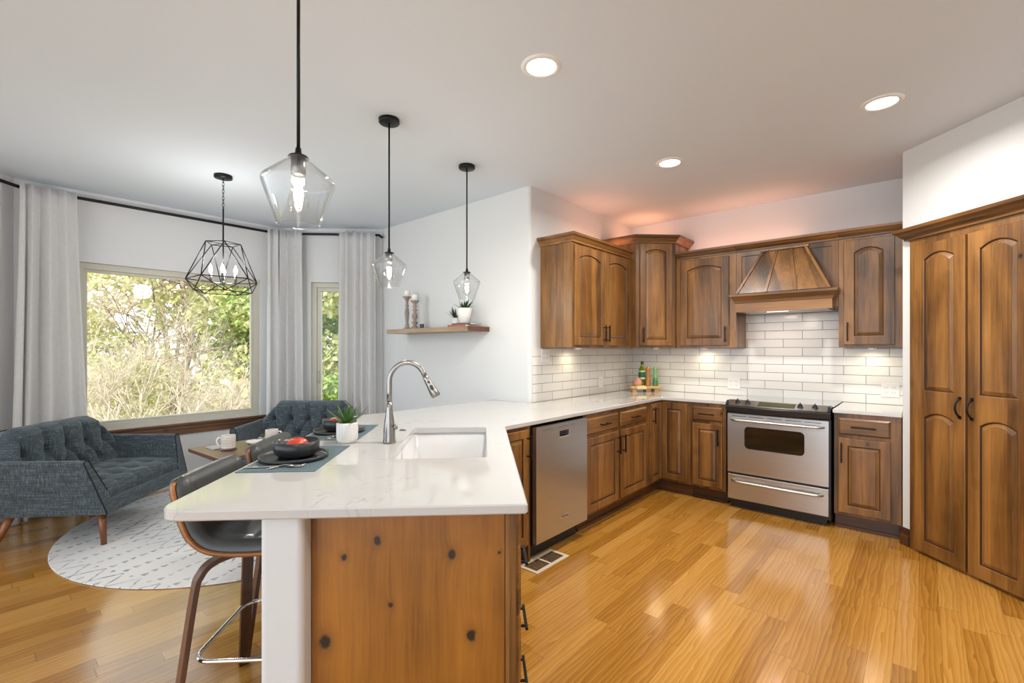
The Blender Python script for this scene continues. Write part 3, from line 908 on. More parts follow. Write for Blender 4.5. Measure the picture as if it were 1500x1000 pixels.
# bowed control front
def bow(x): return -0.030*math.sin(PI*min(max(x/RW, 0), 1))
N = 24
def bowed(m, prof, x0=0.0, x1=RW, back=0.06):
    """prof: (y, z) from low to high at the bowed front"""
    loops = []
    for k in range(N+1):
        x = x0 + (x1-x0)*k/N; b = bow(x)
        loops.append([(x, y + b, z) for y, z in prof] + [(x, back, prof[-1][1]), (x, back, prof[0][1])])
    m.loft(loops, True, True, True, smooth=False); return m
bowed(MB(), [(0.012, 0.826), (-0.002, 0.835), (-0.010, 0.875), (-0.006, 0.886)]).build('apron', M['black_plastic'], t)
def ctl(x, u):  # u 0 front .. 1 back of the sloping fascia
    return (x, bow(x)*(1-u) - 0.004 + 0.088*u, 0.889 + 0.040*u)
m = MB(); loops = []
for k in range(N+1):
    x = 0.02 + (RW-0.04)*k/N
    loops.append([ctl(x, 0), ctl(x, 0.05), ctl(x, 1.0), (x, 0.10, 0.926), (x, 0.10, 0.889)])
m.loft(loops, True, True, True, smooth=False).build('control_panel', M['steel'], t)
m = MB(); loops = []
for k in range(13):
    x = 0.245 + 0.27*k/12; a = Vector(ctl(x, 0.2)); b = Vector(ctl(x, 0.85)); n = Vector((0, -0.0010, 0.0022))
    loops.append([a + n, b + n, b - n, a - n])
m.loft(loops, True, True, True, smooth=False).build('display', M['display'], t)
MB().box(0, 0.02, 0.0, 0.09, 0.886, 0.930).build('end_cap', M['black_plastic'], t, bevel=0.006)
MB().box(RW-0.02, RW, 0.0, 0.09, 0.886, 0.930).build('end_cap', M['black_plastic'], t, bevel=0.006)
for x in (0.085, 0.165, RW-0.205, RW-0.105):
    c = Vector(ctl(x, 0.5)); nrm = Vector((0, -0.41, 0.91)); 
    m = MB().lathe([(0.021, 0), (0.021, 0.004), (0.017, 0.006), (0.016, 0.020), (0.012, 0.024), (0.001, 0.024)], n=20)
    m.box(-0.004, 0.004, -0.016, 0.016, 0.018, 0.032)
    k = m.build('knob', M['black_plastic'], t); k.location = c; k.rotation_euler = (R(24), 0, 0)
# oven door with window
def rrect(x0, x1, z0, z1, r, n=6):
    return fillet([(x0, z0), (x1, z0), (x1, z1), (x0, z1)], r, n)
m = MB()
ow = rrect(0.145, 0.585, 0.525, 0.715, 0.035)
n_ = len(ow)
def rect_like(x0, x1, z0, z1):   # outer loop with the same count as the rounded window
    out = []
    cs = [(x0, z0), (x1, z0), (x1, z1), (x0, z1)]; per = n_//4
    for k in range(4): out += [cs[k]]*per
    return out
op = rect_like(0.012, RW-0.012, 0.315, 0.818)
f3 = lambda pl, y: [(x, y, z) for x, z in pl]
m.loft([f3(op, 0.028), f3(op, -0.006), f3(ow, -0.006), f3(ow, 0.004)], smooth=False)
od = m.build('oven_door', M['steel'], t)
MB().loft([f3(ow, 0.003), f3(ow, 0.006)], cap0=True, cap1=True, smooth=False).build('oven_window', M['dark_glass'], od)
m = MB()
for k in range(5):
    x = 0.05 + k*0.134; m.box(x, x + 0.112, -0.0085, -0.0055, 0.797, 0.801)
m.build('vent_slots', M['black_plastic'], od)
def bar_handle(parent, z, x0, x1, y0):
    pts = []
    for k in range(25):
        u = k/24; e = min(u, 1-u)
        pts.append((x0 + (x1-x0)*u, y0 - 0.042*min(1, e/0.045)**0.6 - 0.008*math.sin(PI*u), z))
    return MB().tube(pts, 0.011, 10).build('handle', M['steel'], parent)
bar_handle(od, 0.768, 0.045, RW-0.045, -0.006)
dw = MB().box(0.012, RW-0.012, -0.004, 0.03, 0.085, 0.297).build('drawer', M['steel'], t, bevel=0.004)
bar_handle(dw, 0.245, 0.05, RW-0.05, -0.004)

# ---- dishwasher (faces +x)
t = thing('dishwasher', 'stainless steel dishwasher with pocket handle', 'dishwasher', (0.655, -2.598, 0), PI/2)
DWW = 0.60
MB().box(0.004, DWW-0.004, 0.03, 0.56, 0.10, 0.868).box(0.02, DWW-0.02, 0.09, 0.5, 0.0, 0.10).build('tub', M['black_plastic'], t)
m = MB()
pk = [(0.255, 0.772), (0.365, 0.772), (0.365, 0.815), (0.255, 0.815)]
ox = [(0.0, 0.118), (DWW, 0.118), (DWW, 0.868), (0.0, 0.868)]
m.loft([f3(ox, 0.03), f3(ox, 0.0), f3(pk, 0.0), f3(pk, 0.022)], smooth=False)
dwd = m.build('door', M['steel'], t, bevel=0.002)
MB().box(0.255, 0.365, 0.0205, 0.024, 0.772, 0.815).build('pocket_handle', M['black_plastic'], dwd)
MB().box(0.25, 0.37, -0.004, 0.004, 0.768, 0.779).build('handle_lip', M['chrome'], dwd, bevel=0.002)
for a, b in ((0.07, 0.17), (0.235, 0.355), (0.395, 0.43)):
    m = MB(); k = a
    while k < b:
        m.box(k, k + 0.010, -0.0008, 0.0004, 0.842, 0.846).box(k, k + 0.007, -0.0008, 0.0004, 0.834, 0.836); k += 0.016
    m.build('control_marks', M['pewter'], dwd)
MB().box(0.262, 0.352, -0.003, 0.0, 0.218, 0.236).build('badge', M['chrome'], dwd, bevel=0.002)
MB().box(0.268, 0.346, -0.0036, -0.003, 0.222, 0.232).build('badge_face', M['pewter'], dwd)

# ---- sink
t = thing('sink', 'white undermount single bowl sink in the peninsula', 'sink', P((SINK[0]+SINK[1])/2, (SINK[2]+SINK[3])/2, 0.0), PI/4)
hx, hy = (SINK[1]-SINK[0])/2 + 0.004, (SINK[3]-SINK[2])/2 + 0.004
def rl(dx, z, r): return [(x, y, z) for x, y in fillet([(-hx+dx, -hy+dx), (hx-dx, -hy+dx), (hx-dx, hy-dx), (-hx+dx, hy-dx)], r, 6)]
m = MB().loft([rl(-0.022, 0.8835, 0.03), rl(0, 0.8835, 0.025), rl(0.006, 0.70, 0.03), rl(0.03, 0.665, 0.03), rl(0.15, 0.658, 0.02)], cap1=True)
m.loft([rl(-0.022, 0.8835, 0.03), rl(-0.022, 0.875, 0.03), rl(-0.008, 0.87, 0.03), rl(-0.002, 0.69, 0.03), rl(0.03, 0.655, 0.03), rl(0.15, 0.648, 0.02)], cap1=True)
m.build('bowl', M['sink'], t)
MB().lathe([(0.055, 0.6585), (0.055, 0.661), (0.045, 0.661), (0.04, 0.6595), (0.001, 0.6595)], n=24).build('drain', M['chrome'], t)
# ---- faucet
t = thing('faucet', 'brushed nickel gooseneck pull-down kitchen faucet beside the sink', 'faucet', P(-0.592, 0.946, 0.914), PI/4)
MB().lathe([(0.031, 0), (0.031, 0.008), (0.029, 0.02), (0.028, 0.06), (0.0235, 0.11), (0.0155, 0.165), (0.014, 0.20)], n=28).build('base', M['nickel'], t)
pts = [(0, 0, 0.195), (0, 0, 0.25)]
Rr = 0.088; cz = 0.298
for k in range(0, 19):
    a = PI - k*(PI*0.90)/18
    pts.append((Rr + Rr*math.cos(a), -0.0, cz + Rr*1.08*math.sin(a)))
MB().tube(pts, 0.0125, 14).build('neck', M['nickel'], t)
e = Vector(pts[-1]); dv = (Vector(pts[-1]) - Vector(pts[-2])).normalized(); dv = (dv + Vector((0.16, 0, 0))).normalized()
hp = [e + dv*s for s in (0, 0.02, 0.05, 0.085, 0.112, 0.118)]
h = MB().tube(hp, [0.0135, 0.0145, 0.0175, 0.021, 0.0235, 0.021], 18).build('spray_head', M['nickel'], t)
sd = Vector((0, -1, 0)); fx = dv.cross(sd).normalized()
for s, wv, hv in ((0.035, 0.006, 0.006), (0.066, 0.0075, 0.015)):
    c = e + dv*s + Vector((0.004, -0.0165 - 0.05*s, 0))
    ring = [c + fx*wv*math.cos(2*PI*k/14) + dv*hv*math.sin(2*PI*k/14) for k in range(14)]
    MB().loft([[p + Vector((0, 0.004, 0)) for p in ring], [p - Vector((0, 0.0015, 0)) for p in ring]], cap0=True, cap1=True, smooth=False).build('button', M['black_plastic'], h)
hd = MB().tube([(0.02, 0.0, 0.075), (0.038, 0.0, 0.078)], [0.014, 0.013], 14)
hd.tube([(0.036, -0.004, 0.078), (0.042, -0.03, 0.086), (0.044, -0.058, 0.092)], [0.006, 0.005, 0.004], 10)
hd.build('lever', M['nickel'], t)
t2 = thing('sink_air_switch', 'small round metal button set in the counter behind the faucet', 'button', P(-0.585, 1.29, 0.914))
MB().lathe([(0.020, 0), (0.020, 0.004), (0.014, 0.006), (0.001, 0.006)], n=24).build('button', M['nickel'], t2)

# ================================================================== LAMPS
def can(x, y, label):
    w = W(x, y, CEIL)
    t = thing('recessed_light', label, 'ceiling light', w, group='round recessed ceiling lights')
    MB().lathe([(0.072, -0.004), (0.078, -0.010), (0.098, -0.004), (0.100, -0.0005)], n=40, cap0=False, cap1=False).build('trim_ring', M['white_trim'], t)
    MB().lathe([(0.001, -0.0045), (0.073, -0.0045), (0.073, -0.001)], n=40).build('lens', M['can_light'], t)
    area('ceiling_lamp', (w.x, w.y, CEIL - 0.03), 0.14, 19, (1.0, 0.95, 0.88), spread=165)
can(0.144, 2.291, 'recessed ceiling light nearest the camera, left of the other two')
can(1.174, 3.476, 'smallest recessed ceiling light, over the range corner')
can(2.082, 2.628, 'recessed ceiling light at right near the pantry wall')
area('ceiling_lamp', W(2.4, 0.9, CEIL - 0.03), 0.14, 5, (1.0, 0.95, 0.88), spread=165)  # unseen lamp by the pantry, no recessed fixture is built here
area('ceiling_lamp', W(1.2, 0.3, CEIL - 0.03), 0.14, 12, (1.0, 0.95, 0.88), spread=165)  # another unseen lamp near the camera, without a fixture

def bulb(parent, z, r=0.0, long=0.115, glass=True, k=1.0, loc=(0, 0)):
    m = MB().lathe([(0.012*k, z), (0.014*k, z - 0.02*k), (0.026*k, z - 0.06*k), (0.031*k, z - 0.082*k), (0.027*k, z - 0.103*k), (0.014*k, z - 0.116*k), (0.001, z - 0.119*k)], c=loc, n=24, cap0=False)
    b = m.build('bulb', M['bulb_glass'], parent)
    m = MB()
    for j in range(5):
        a = 2*PI*j/5
        m.tube([(loc[0] + 0.008*k*math.cos(a), loc[1] + 0.008*k*math.sin(a), z - 0.03*k), (loc[0] + 0.012*k*math.cos(a), loc[1] + 0.012*k*math.sin(a), z - 0.06*k), (loc[0] + 0.007*k*math.cos(a), loc[1] + 0.007*k*math.sin(a), z - 0.092*k)], 0.0028*k, 6)
    m.build('filament', M['filament'], b)
    return b
def pendant(x, y, label):
    w = W(x, y, CEIL); zb = 1.748 - CEIL
    t = thing('pendant_light', label, 'pendant light', w, group='clear glass pendants over the peninsula')
    MB().lathe([(0.062, -0.0005), (0.062, -0.020), (0.058, -0.024), (0.001, -0.024)], n=36).build('canopy', M['black_metal'], t)
    MB().tube([(0, 0, -0.02), (0, 0, zb + 0.215)], 0.0052, 10).build('rod', M['black_metal'], t)
    MB().lathe([(0.008, zb + 0.232), (0.010, zb + 0.212), (0.026, zb + 0.208), (0.030, zb + 0.203), (0.001, zb + 0.202)], n=28).build('cap', M['black_metal'], t)
    MB().lathe([(0.021, zb + 0.203), (0.021, zb + 0.150), (0.018, zb + 0.148), (0.001, zb + 0.148)], n=24).build('socket', M['pewter'], t)
    prof = [(0.030, zb + 0.202), (0.034, zb + 0.194), (0.100, zb + 0.138), (0.1035, zb + 0.131), (0.103, zb + 0.124), (0.061, zb + 0.004), (0.058, zb)]
    inn = [(r - 0.0028, z_ - 0.001) for r, z_ in prof]
    MB().lathe(prof + inn[::-1] + [prof[0]], n=48, cap0=False, cap1=False).build('glass_shade', M['shade'], t)
    bulb(t, zb + 0.15, k=0.98)
    l = bpy.data.lights.new('pendant_lamp', 'POINT'); l.energy = 6; l.color = (1, .9, .75); l.shadow_soft_size = 0.03
    lo_ = bpy.data.objects.new('pendant_lamp', l); C.objects.link(lo_); lo_.location = (w.x, w.y, 1.80)
pendant(-0.645, 1.41, 'nearest and largest looking clear glass pendant, above the stools')
pendant(-0.743, 2.824, 'middle clear glass pendant, above the faucet')
pendant(-0.342, 3.54, 'farthest clear glass pendant, in front of the wall shelf')

# ---- geometric chandelier
w = W(-2.311, 3.737, CEIL)
t = thing('chandelier', 'black geometric wire cage chandelier over the seating nook', 'chandelier', w, TH)
MB().lathe([(0.065, -0.0005), (0.065, -0.022), (0.001, -0.026)], n=32).build('canopy', M['black_metal'], t)
m = MB(); z = -0.026; k = 0
while z > -0.27:
    c = Vector((0, 0, z - 0.016)); ax = Vector((1, 0, 0)) if k % 2 else Vector((0, 1, 0))
    m.tube([c + ax*0.007*math.cos(2*PI*i/12) + Vector((0, 0, 0.018*math.sin(2*PI*i/12))) for i in range(12)], 0.002, 6, closed=True)
    z -= 0.028; k += 1
m.build('chain', M['black_metal'], t)
MB().tube([(0, 0, -0.265), (0, 0, -0.86)], 0.006, 8).build('stem', M['black_metal'], t)
ztop, zmid, zbot = 2.214 - CEIL, 1.925 - CEIL, 1.825 - CEIL
A = [(0.125*math.cos(2*PI*i/5 + 0.3), 0.125*math.sin(2*PI*i/5 + 0.3), ztop) for i in range(5)]
B = [(0.262*math.cos(2*PI*(i+.5)/5 + 0.3), 0.262*math.sin(2*PI*(i+.5)/5 + 0.3), zmid) for i in range(5)]
Cc = [(0.205*math.cos(2*PI*i/5 + 0.3), 0.205*math.sin(2*PI*i/5 + 0.3), zbot) for i in range(5)]
m = MB()
for i in range(5):
    j = (i+1) % 5
    for a, b in ((A[i], A[j]), (A[i], B[i]), (A[i], B[i-1]), (B[i], B[j]), (B[i], Cc[i]), (B[i], Cc[j]), (Cc[i], Cc[j])):
        m.tube([a, b], 0.0038, 6, smooth=True)
for i in range(5): m.tube([A[i], (0, 0, ztop)], 0.003, 6)
m.build('cage', M['black_metal'], t)
m = MB()
for i in range(4):
    a = PI/2*i + 0.5
    m.tube([(0, 0, -0.86), (0.05*math.cos(a), 0.05*math.sin(a), -0.865), (0.085*math.cos(a), 0.085*math.sin(a), -0.85)], 0.005, 8)
m.sphere((0, 0, -0.86), 0.018)
m.build('arms', M['pewter'], t)
for i in range(4):
    a = PI/2*i + 0.5; x, y = 0.085*math.cos(a), 0.085*math.sin(a)
    s = MB().lathe([(0.011, -0.85), (0.011, -0.79), (0.001, -0.79)], c=(x, y), n=16).build('candle_sleeve', M['pewter'], t)
    MB().lathe([(0.006, -0.79), (0.014, -0.765), (0.013, -0.745), (0.001, -0.712)], c=(x, y), n=16).build('flame_bulb', M['filament_soft'] if 'filament_soft' in M else emit('lit_candle_bulb', (1, .94, .84), 9), t)

l = bpy.data.lights.new('chandelier_lamp', 'POINT'); l.energy = 17; l.color = (1, .96, .9); l.shadow_soft_size = 0.09
lo_ = bpy.data.objects.new('chandelier_lamp', l); C.objects.link(lo_); lo_.location = (w.x, w.y, CEIL - 0.70)
# under-cabinet pucks and hood lamp: fixtures with their light
def puck(x, y, label, rot=0):
    t = thing('under_cabinet_light', label, 'cabinet light', (x, y, 1.3845), rot, 'puck lights under the wall cabinets')
    MB().lathe([(0.034, 0.0), (0.034, -0.010), (0.028, -0.012), (0.001, -0.012)], n=24).build('housing', M['white_trim'], t)
    MB().lathe([(0.026, -0.0125), (0.001, -0.0128)], n=24).build('lens', M['puck'], t)
    area('puck_lamp', (x, y, 1.368), 0.05, 0.55, (1.0, 0.86, 0.6), spread=160)
puck(0.14, -1.33, 'small light under the side wall cabinet')
puck(0.85, -0.13, 'small light under the cabinet left of the hood')
puck(2.19, -0.13, 'small light under the cabinet right of the hood')
puck(0.42, -0.30, 'small light under the angled corner cabinet')
area('hood_lamp', (1.53, -0.36, 1.69), 0.12, 1.6, (1.0, 0.80, 0.66))
# rope tubes added unseen on the cabinet tops to make the warm ceiling glow
t = thing('added_uplight', 'warm rope tubes added on the corner wall cabinets, unseen, for the ceiling glow', 'cabinet light', (0, 0, 0))
uplight = emit('lit_uplight', (1.0, 0.42, 0.18), 3)
MB().tube([(0.35, -0.28, 2.438), (0.28, -0.35, 2.438)], 0.008, 8).build('tube', uplight, t)
MB().tube([(0.17, -1.6, 2.279), (0.17, -0.7, 2.279)], 0.008, 8).build('tube', uplight, t)
MB().tube([(0.7, -0.17, 2.279), (2.3, -0.17, 2.279)], 0.008, 8).build('tube', uplight, t)
area('added_uplight_lamp', (0.27, -0.27, 2.51), 0.45, 1.3, (1.0, 0.40, 0.20), rot=(PI, 0, 0))
area('added_uplight_lamp', (0.17, -1.0, 2.36), 0.25, 1.2, (1.0, 0.42, 0.24), rot=(PI, 0, 0), size_y=0.7)
area('added_uplight_lamp', (1.2, -0.17, 2.36), 1.0, 1.6, (1.0, 0.42, 0.24), rot=(PI, 0, 0), size_y=0.25)

# ================================================================== WALL OUTLETS
def outlet(loc, rotz, label, wide=0.118):
    t = thing('wall_outlet', label, 'outlet', loc, rotz)
    MB().box(-wide/2, wide/2, -0.006, 0, -0.058, 0.058).build('plate', M['white_trim'], t, bevel=0.002)
    m = MB()
    for cx in ((-0.024, 0.024) if wide > 0.1 else (0,)):
        for cz in (-0.02, 0.02):
            m.box(cx - .011, cx - .008, -.0068, -.005, cz - .004, cz + .006).box(cx + .006, cx + .009, -.0068, -.005, cz - .004, cz + .006)
            m.box(cx - .002, cx + .002, -.0068, -.005, cz - .013, cz - .009)
    m.build('slots', M['pewter'], t)
outlet((2.305, -0.0095, 1.035), 0, 'white double outlet on the tile at the far right by the pantry')
outlet((1.10, -0.0095, 1.035), 0, 'white double outlet on the tile just left of the range')
outlet((0.0095, -0.72, 1.035), PI/2, 'white outlet on the side wall tile left of the serving tray', 0.075)
outlet((0.0095, -1.66, 1.345-0.03), PI/2, 'white switch plate high on the side wall tile at its left end', 0.118)

# floor register
fr = W(0.208, 3.02, 0.0)
t = thing('floor_register', 'beige metal floor register in the wood floor near the dishwasher', 'floor vent', (fr.x, fr.y, 0), 0)
m = MB()
for a, b in (((-0.085, -0.062)), ((0.062, 0.085)), ((-0.085, 0.085))):
    pass
m.box(-0.078, -0.052, -0.17, 0.17, 0.0, 0.006).box(0.052, 0.078, -0.17, 0.17, 0.0, 0.006).box(-0.052, 0.052, -0.17, -0.145, 0, 0.006).box(-0.052, 0.052, 0.145, 0.17, 0, 0.006).box(-0.052, 0.052, -0.008, 0.008, 0, 0.006)
m.build('frame', M['register'], t, bevel=0.002)
m = MB()
for k in range(17):
    y = -0.138 + k*0.0172
    if abs(y) < 0.012: continue
    m.box(-0.051, 0.051, y, y + 0.007, 0.0, 0.004)
m.build('louvres', M['register_dark'], t)

# ================================================================== SHELF AND WHAT STANDS ON IT
SHX0, SHX1, SHY0, SHY1, SHZ = -1.58, -0.37, -2.09, -1.867, 1.512
SHX0, SHX1, SHY0, SHY1, SHZ0, SHZ1 = -1.72, -0.476, -2.133, -1.864, 1.531, 1.574
t = thing('wall_shelf', 'rustic wooden floating shelf on the wall behind the faucet', 'shelf', (SHX0, SHY0, SHZ0))
L_ = SHX1 - SHX0
MB().box(0, L_ - 0.004, 0, SHY1 - SHY0, 0, SHZ1 - SHZ0).build('board', M['shelf'], t, bevel=0.002)
MB().box(L_ - 0.0038, L_, 0.0, SHY1 - SHY0, 0, SHZ1 - SHZ0).build('end_face', M['shelf_end'], t)

def candlestick(x, y, h, label, style):
    t = thing('candlestick', label, 'candlestick', (x, y, SHZ1), group='turned candlesticks on the shelf')
    if style:
        pr = [(0.040, 0), (0.040, 0.012), (0.030, 0.022), (0.018, 0.035), (0.024, 0.05), (0.014, 0.065), (0.017, 0.10), (0.024, 0.17), (0.020, 0.21), (0.013, 0.235), (0.022, 0.25), (0.013, 0.262), (0.016, 0.30), (0.028, 0.325), (0.044, h-0.006), (0.044, h), (0.001, h)]
    else:
        pr = [(0.042, 0), (0.042, 0.012), (0.032, 0.022), (0.018, 0.040), (0.030, 0.06), (0.030, 0.075), (0.014, 0.09), (0.026, 0.115), (0.031, 0.135), (0.024, 0.16), (0.013, 0.175), (0.028, 0.195), (0.014, 0.212), (0.026, 0.235), (0.015, 0.252), (0.030, 0.275), (0.044, h-0.006), (0.044, h), (0.001, h)]
    MB().lathe(pr, n=24).build('stem', M['whitewash'], t)
    c = MB().lathe([(0.027, h), (0.027, h + 0.060), (0.022, h + 0.064), (0.001, h + 0.062)], n=24).build('candle', M['candle'], t)
    MB().tube([(0, 0, h + .06), (0.001, 0, h + .07)], 0.001, 6).build('wick', M['black_metal'], c)
candlestick(-1.545, -2.0, 0.345, 'taller turned whitewashed candlestick with white candle on the shelf', True)
candlestick(-1.40, -2.01, 0.292, 'shorter turned candlestick with white candle on the shelf', False)
t = thing('photo_block', 'small dark upright block behind the shorter candlestick on the shelf', 'ornament', (-1.36, -1.95, SHZ1), 0.2)
MB().box(-0.02, 0.02, -0.012, 0.012, 0, 0.055).build('block', M['book_c'], t, bevel=0.003)

def blade(m, base, direction, L, w, arch, n=7, mi=0, thick=0.25):
    """thick pointed leaf rising from base along direction, drooping by arch"""
    d = Vector(direction).normalized(); side = d.cross(Vector((0, 0, 1)))
    if side.length < 1e-3: side = Vector((1, 0, 0))
    side.normalize(); up = side.cross(d).normalized()
    loops = []
    for k in range(n+1):
        u = k/n; c = Vector(base) + d*L*u + Vector((0, 0, -arch*u*u))
        ww = w*(0.75 + 0.6*u)*(1-u)**0.75 + 0.0004
        loops.append([c + side*ww, c + up*ww*thick*0.3, c - side*ww, c - up*ww*thick])
    m.loft(loops, True, True, True, mi, True)
def succulent(name, loc, label, pot_prof, soil_z, soil_r, leaves, mat, group=None, ribs=0):
    t = thing(name, label, 'potted plant', loc, 0, group)
    m = MB()
    if ribs:
        loops = []; n = ribs*6
        for i, (r, z) in enumerate(pot_prof):
            amp = 0.0018 if 2 <= i <= len(pot_prof) - 6 else 0
            loops.append([((r + amp*abs(math.sin(PI*ribs*k/n))*1.2)*math.cos(2*PI*k/n), (r + amp*abs(math.sin(PI*ribs*k/n))*1.2)*math.sin(2*PI*k/n), z) for k in range(n)])
        m.loft(loops, True, True, True)
    else: m.lathe(pot_prof, n=32)
    m.build('pot', M['ceramic_white'], t)
    MB().lathe([(0.001, soil_z + .002), (soil_r, soil_z), (soil_r, soil_z - .01)], n=24).build('soil', M['soil'], t)
    for (az, el, L, w, ar) in leaves:
        m = MB(); blade(m, (0.008*math.cos(R(az)), 0.008*math.sin(R(az)), soil_z), (math.cos(R(az))*math.cos(R(el)), math.sin(R(az))*math.cos(R(el)), math.sin(R(el))), L, w, ar)
        m.build('leaf', mat, t)
rr = random.Random(4)
lv = [(k*360/8 + rr.uniform(-14, 14), rr.uniform(18, 42), rr.uniform(0.10, 0.135), rr.uniform(0.012, 0.016), rr.uniform(-.012, 0.014)) for k in range(8)] + \
     [(k*360/6 + 20 + rr.uniform(-14, 14), rr.uniform(52, 74), rr.uniform(0.09, 0.11), rr.uniform(0.013, 0.017), 0) for k in range(6)] + [(0, 86, 0.085, 0.011, 0)]
ppr = [(0.036, 0.0), (0.042, 0.004), (0.0462, 0.014), (0.0485, 0.03), (0.0485, 0.05), (0.0485, 0.094), (0.0485, 0.100), (0.0445, 0.100), (0.0445, 0.085), (0.043, 0.080), (0.001, 0.080)]
succulent('potted_succulent', P(-0.80, 0.965, 0.914), 'spiky green succulent in ribbed white pot on the counter by the placemats', ppr, 0.090, 0.0445, lv, M['succulent'], ribs=26)
rr = random.Random(9)
pB = [(0.040, 0), (0.052, 0.005), (0.066, 0.10), (0.071, 0.140), (0.066, 0.140), (0.062, 0.125), (0.001, 0.12)]
lB = [(rr.uniform(0, 360), rr.uniform(20, 75), rr.uniform(0.09, 0.14), rr.uniform(0.012, 0.018), rr.uniform(0, .02)) for k in range(13)]
succulent('shelf_plant', (-0.665, -2.0, SHZ1 + 0.033), 'larger white pot with dark leafy plant standing on books on the shelf', pB, 0.128, 0.062, lB, M['succulent_dk'])
pA = [(0.034, 0), (0.038, 0.004), (0.045, 0.095), (0.041, 0.095), (0.039, 0.085), (0.001, 0.08)]
lA = [(rr.uniform(0, 360), rr.uniform(35, 82), rr.uniform(0.11, 0.16), rr.uniform(0.010, 0.014), rr.uniform(0, .02)) for k in range(13)]
succulent('shelf_plant', (-0.862, -1.925, SHZ1), 'smaller white pot with upright green leaves on the shelf beside the books', pA, 0.088, 0.039, lA, M['succulent_dk'])
def book(x, y, z, w, d, h, rot, mat, label):
    t = thing('book', label, 'book', (x, y, z), rot, 'books stacked on the shelf')
    MB().box(-w/2, w/2, -d/2, d/2, 0, 0.0025).box(-w/2, w/2, -d/2, d/2, h - 0.0025, h).box(-w/2, w/2, -d/2, -d/2 + 0.003, 0.0025, h - 0.0025).build('cover', mat, t)
    MB().box(-w/2 + .004, w/2 - .004, -d/2 + .003, d/2 - .005, 0.0026, h - 0.0026).build('pages', M['paper'], t)
book(-0.665, -2.015, SHZ1, 0.24, 0.17, 0.018, 0.0, M['book_a'], 'rust covered book at the bottom of the shelf stack')
book(-0.63, -2.01, SHZ1 + 0.018, 0.22, 0.15, 0.0145, 0.12, M['book_c'], 'slate covered book on top of the shelf stack, under the pot')

# ================================================================== COUNTER SETTINGS
CT = 0.914
def placemat(p0, label):
    t = slab('placemat', [(-0.145, -0.232), (0.145, -0.232), (0.145, 0.232), (-0.145, 0.232)], 0.0, 0.0025, M['placemat'], ch=0.0008)
    t.location = P(-0.908, p0, CT + 0.0003); t.rotation_euler = (0, 0, PI/4)
    tag(t, label, 'placemat', 'grey green placemats on the counter')
placemat(0.645, 'grey green placemat nearest the camera on the counter')
placemat(1.255, 'farther grey green placemat behind the ribbed succulent pot')
def rimmed_plate(q, p, label):
    t = thing('plate', label, 'plate', P(q, p, CT + 0.003), 0, 'black rimmed plates')
    MB().lathe([(0.001, 0), (0.128, 0), (0.134, 0.004), (0.1355, 0.018), (0.1315, 0.0185), (0.129, 0.008), (0.118, 0.0055), (0.001, 0.005)], n=56, cap0=False, cap1=False).build('dish', M['black_stone'], t)
    return t
def bowl(q, p, label):
    t = thing('bowl', label, 'bowl', P(q, p, CT + 0.0082), 0, 'black bowls')
    MB().lathe([(0.001, 0), (0.060, 0), (0.068, 0.003), (0.082, 0.014), (0.089, 0.034), (0.091, 0.066), (0.0875, 0.0665), (0.0855, 0.036), (0.078, 0.018), (0.062, 0.008), (0.001, 0.006)], n=56, cap0=False, cap1=False).build('vessel', M['black_stone'], t)
rimmed_plate(-0.922, 0.630, 'black rimmed plate on the near placemat')
bowl(-0.918, 0.645, 'black bowl holding a whole tomato on the near plate')
rimmed_plate(-0.925, 1.255, 'black rimmed plate on the far placemat')
bowl(-0.925, 1.262, 'black bowl on the far plate behind the succulent')
# tomato
t = thing('tomato', 'large red tomato in the near black bowl', 'tomato', P(-0.918, 0.648, CT + 0.0145))
m = MB(); loops = []
for k in range(17):
    a = PI*k/16; r0 = 0.044*math.sin(a)**0.85; z = 0.036 - 0.036*math.cos(a) - (0.007 if k > 14 else 0)
    loops.append([(max(r0, .0006)*(1 + 0.05*math.cos(5*b))*math.cos(b), max(r0, .0006)*(1 + 0.05*math.cos(5*b))*math.sin(b), z) for b in [2*PI*i/40 for i in range(40)]])
m.loft(loops, True, True, True).build('body', M['tomato'], t)
m = MB()
for k in range(5):
    a = 2*PI*k/5; blade(m, (0, 0, 0.066), (math.cos(a), math.sin(a), 0.15), 0.022, 0.004, 0.004)
m.tube([(0, 0, 0.064), (0.002, 0.001, 0.078)], 0.002, 6)
m.build('stem', M['succulent_dk'], t)
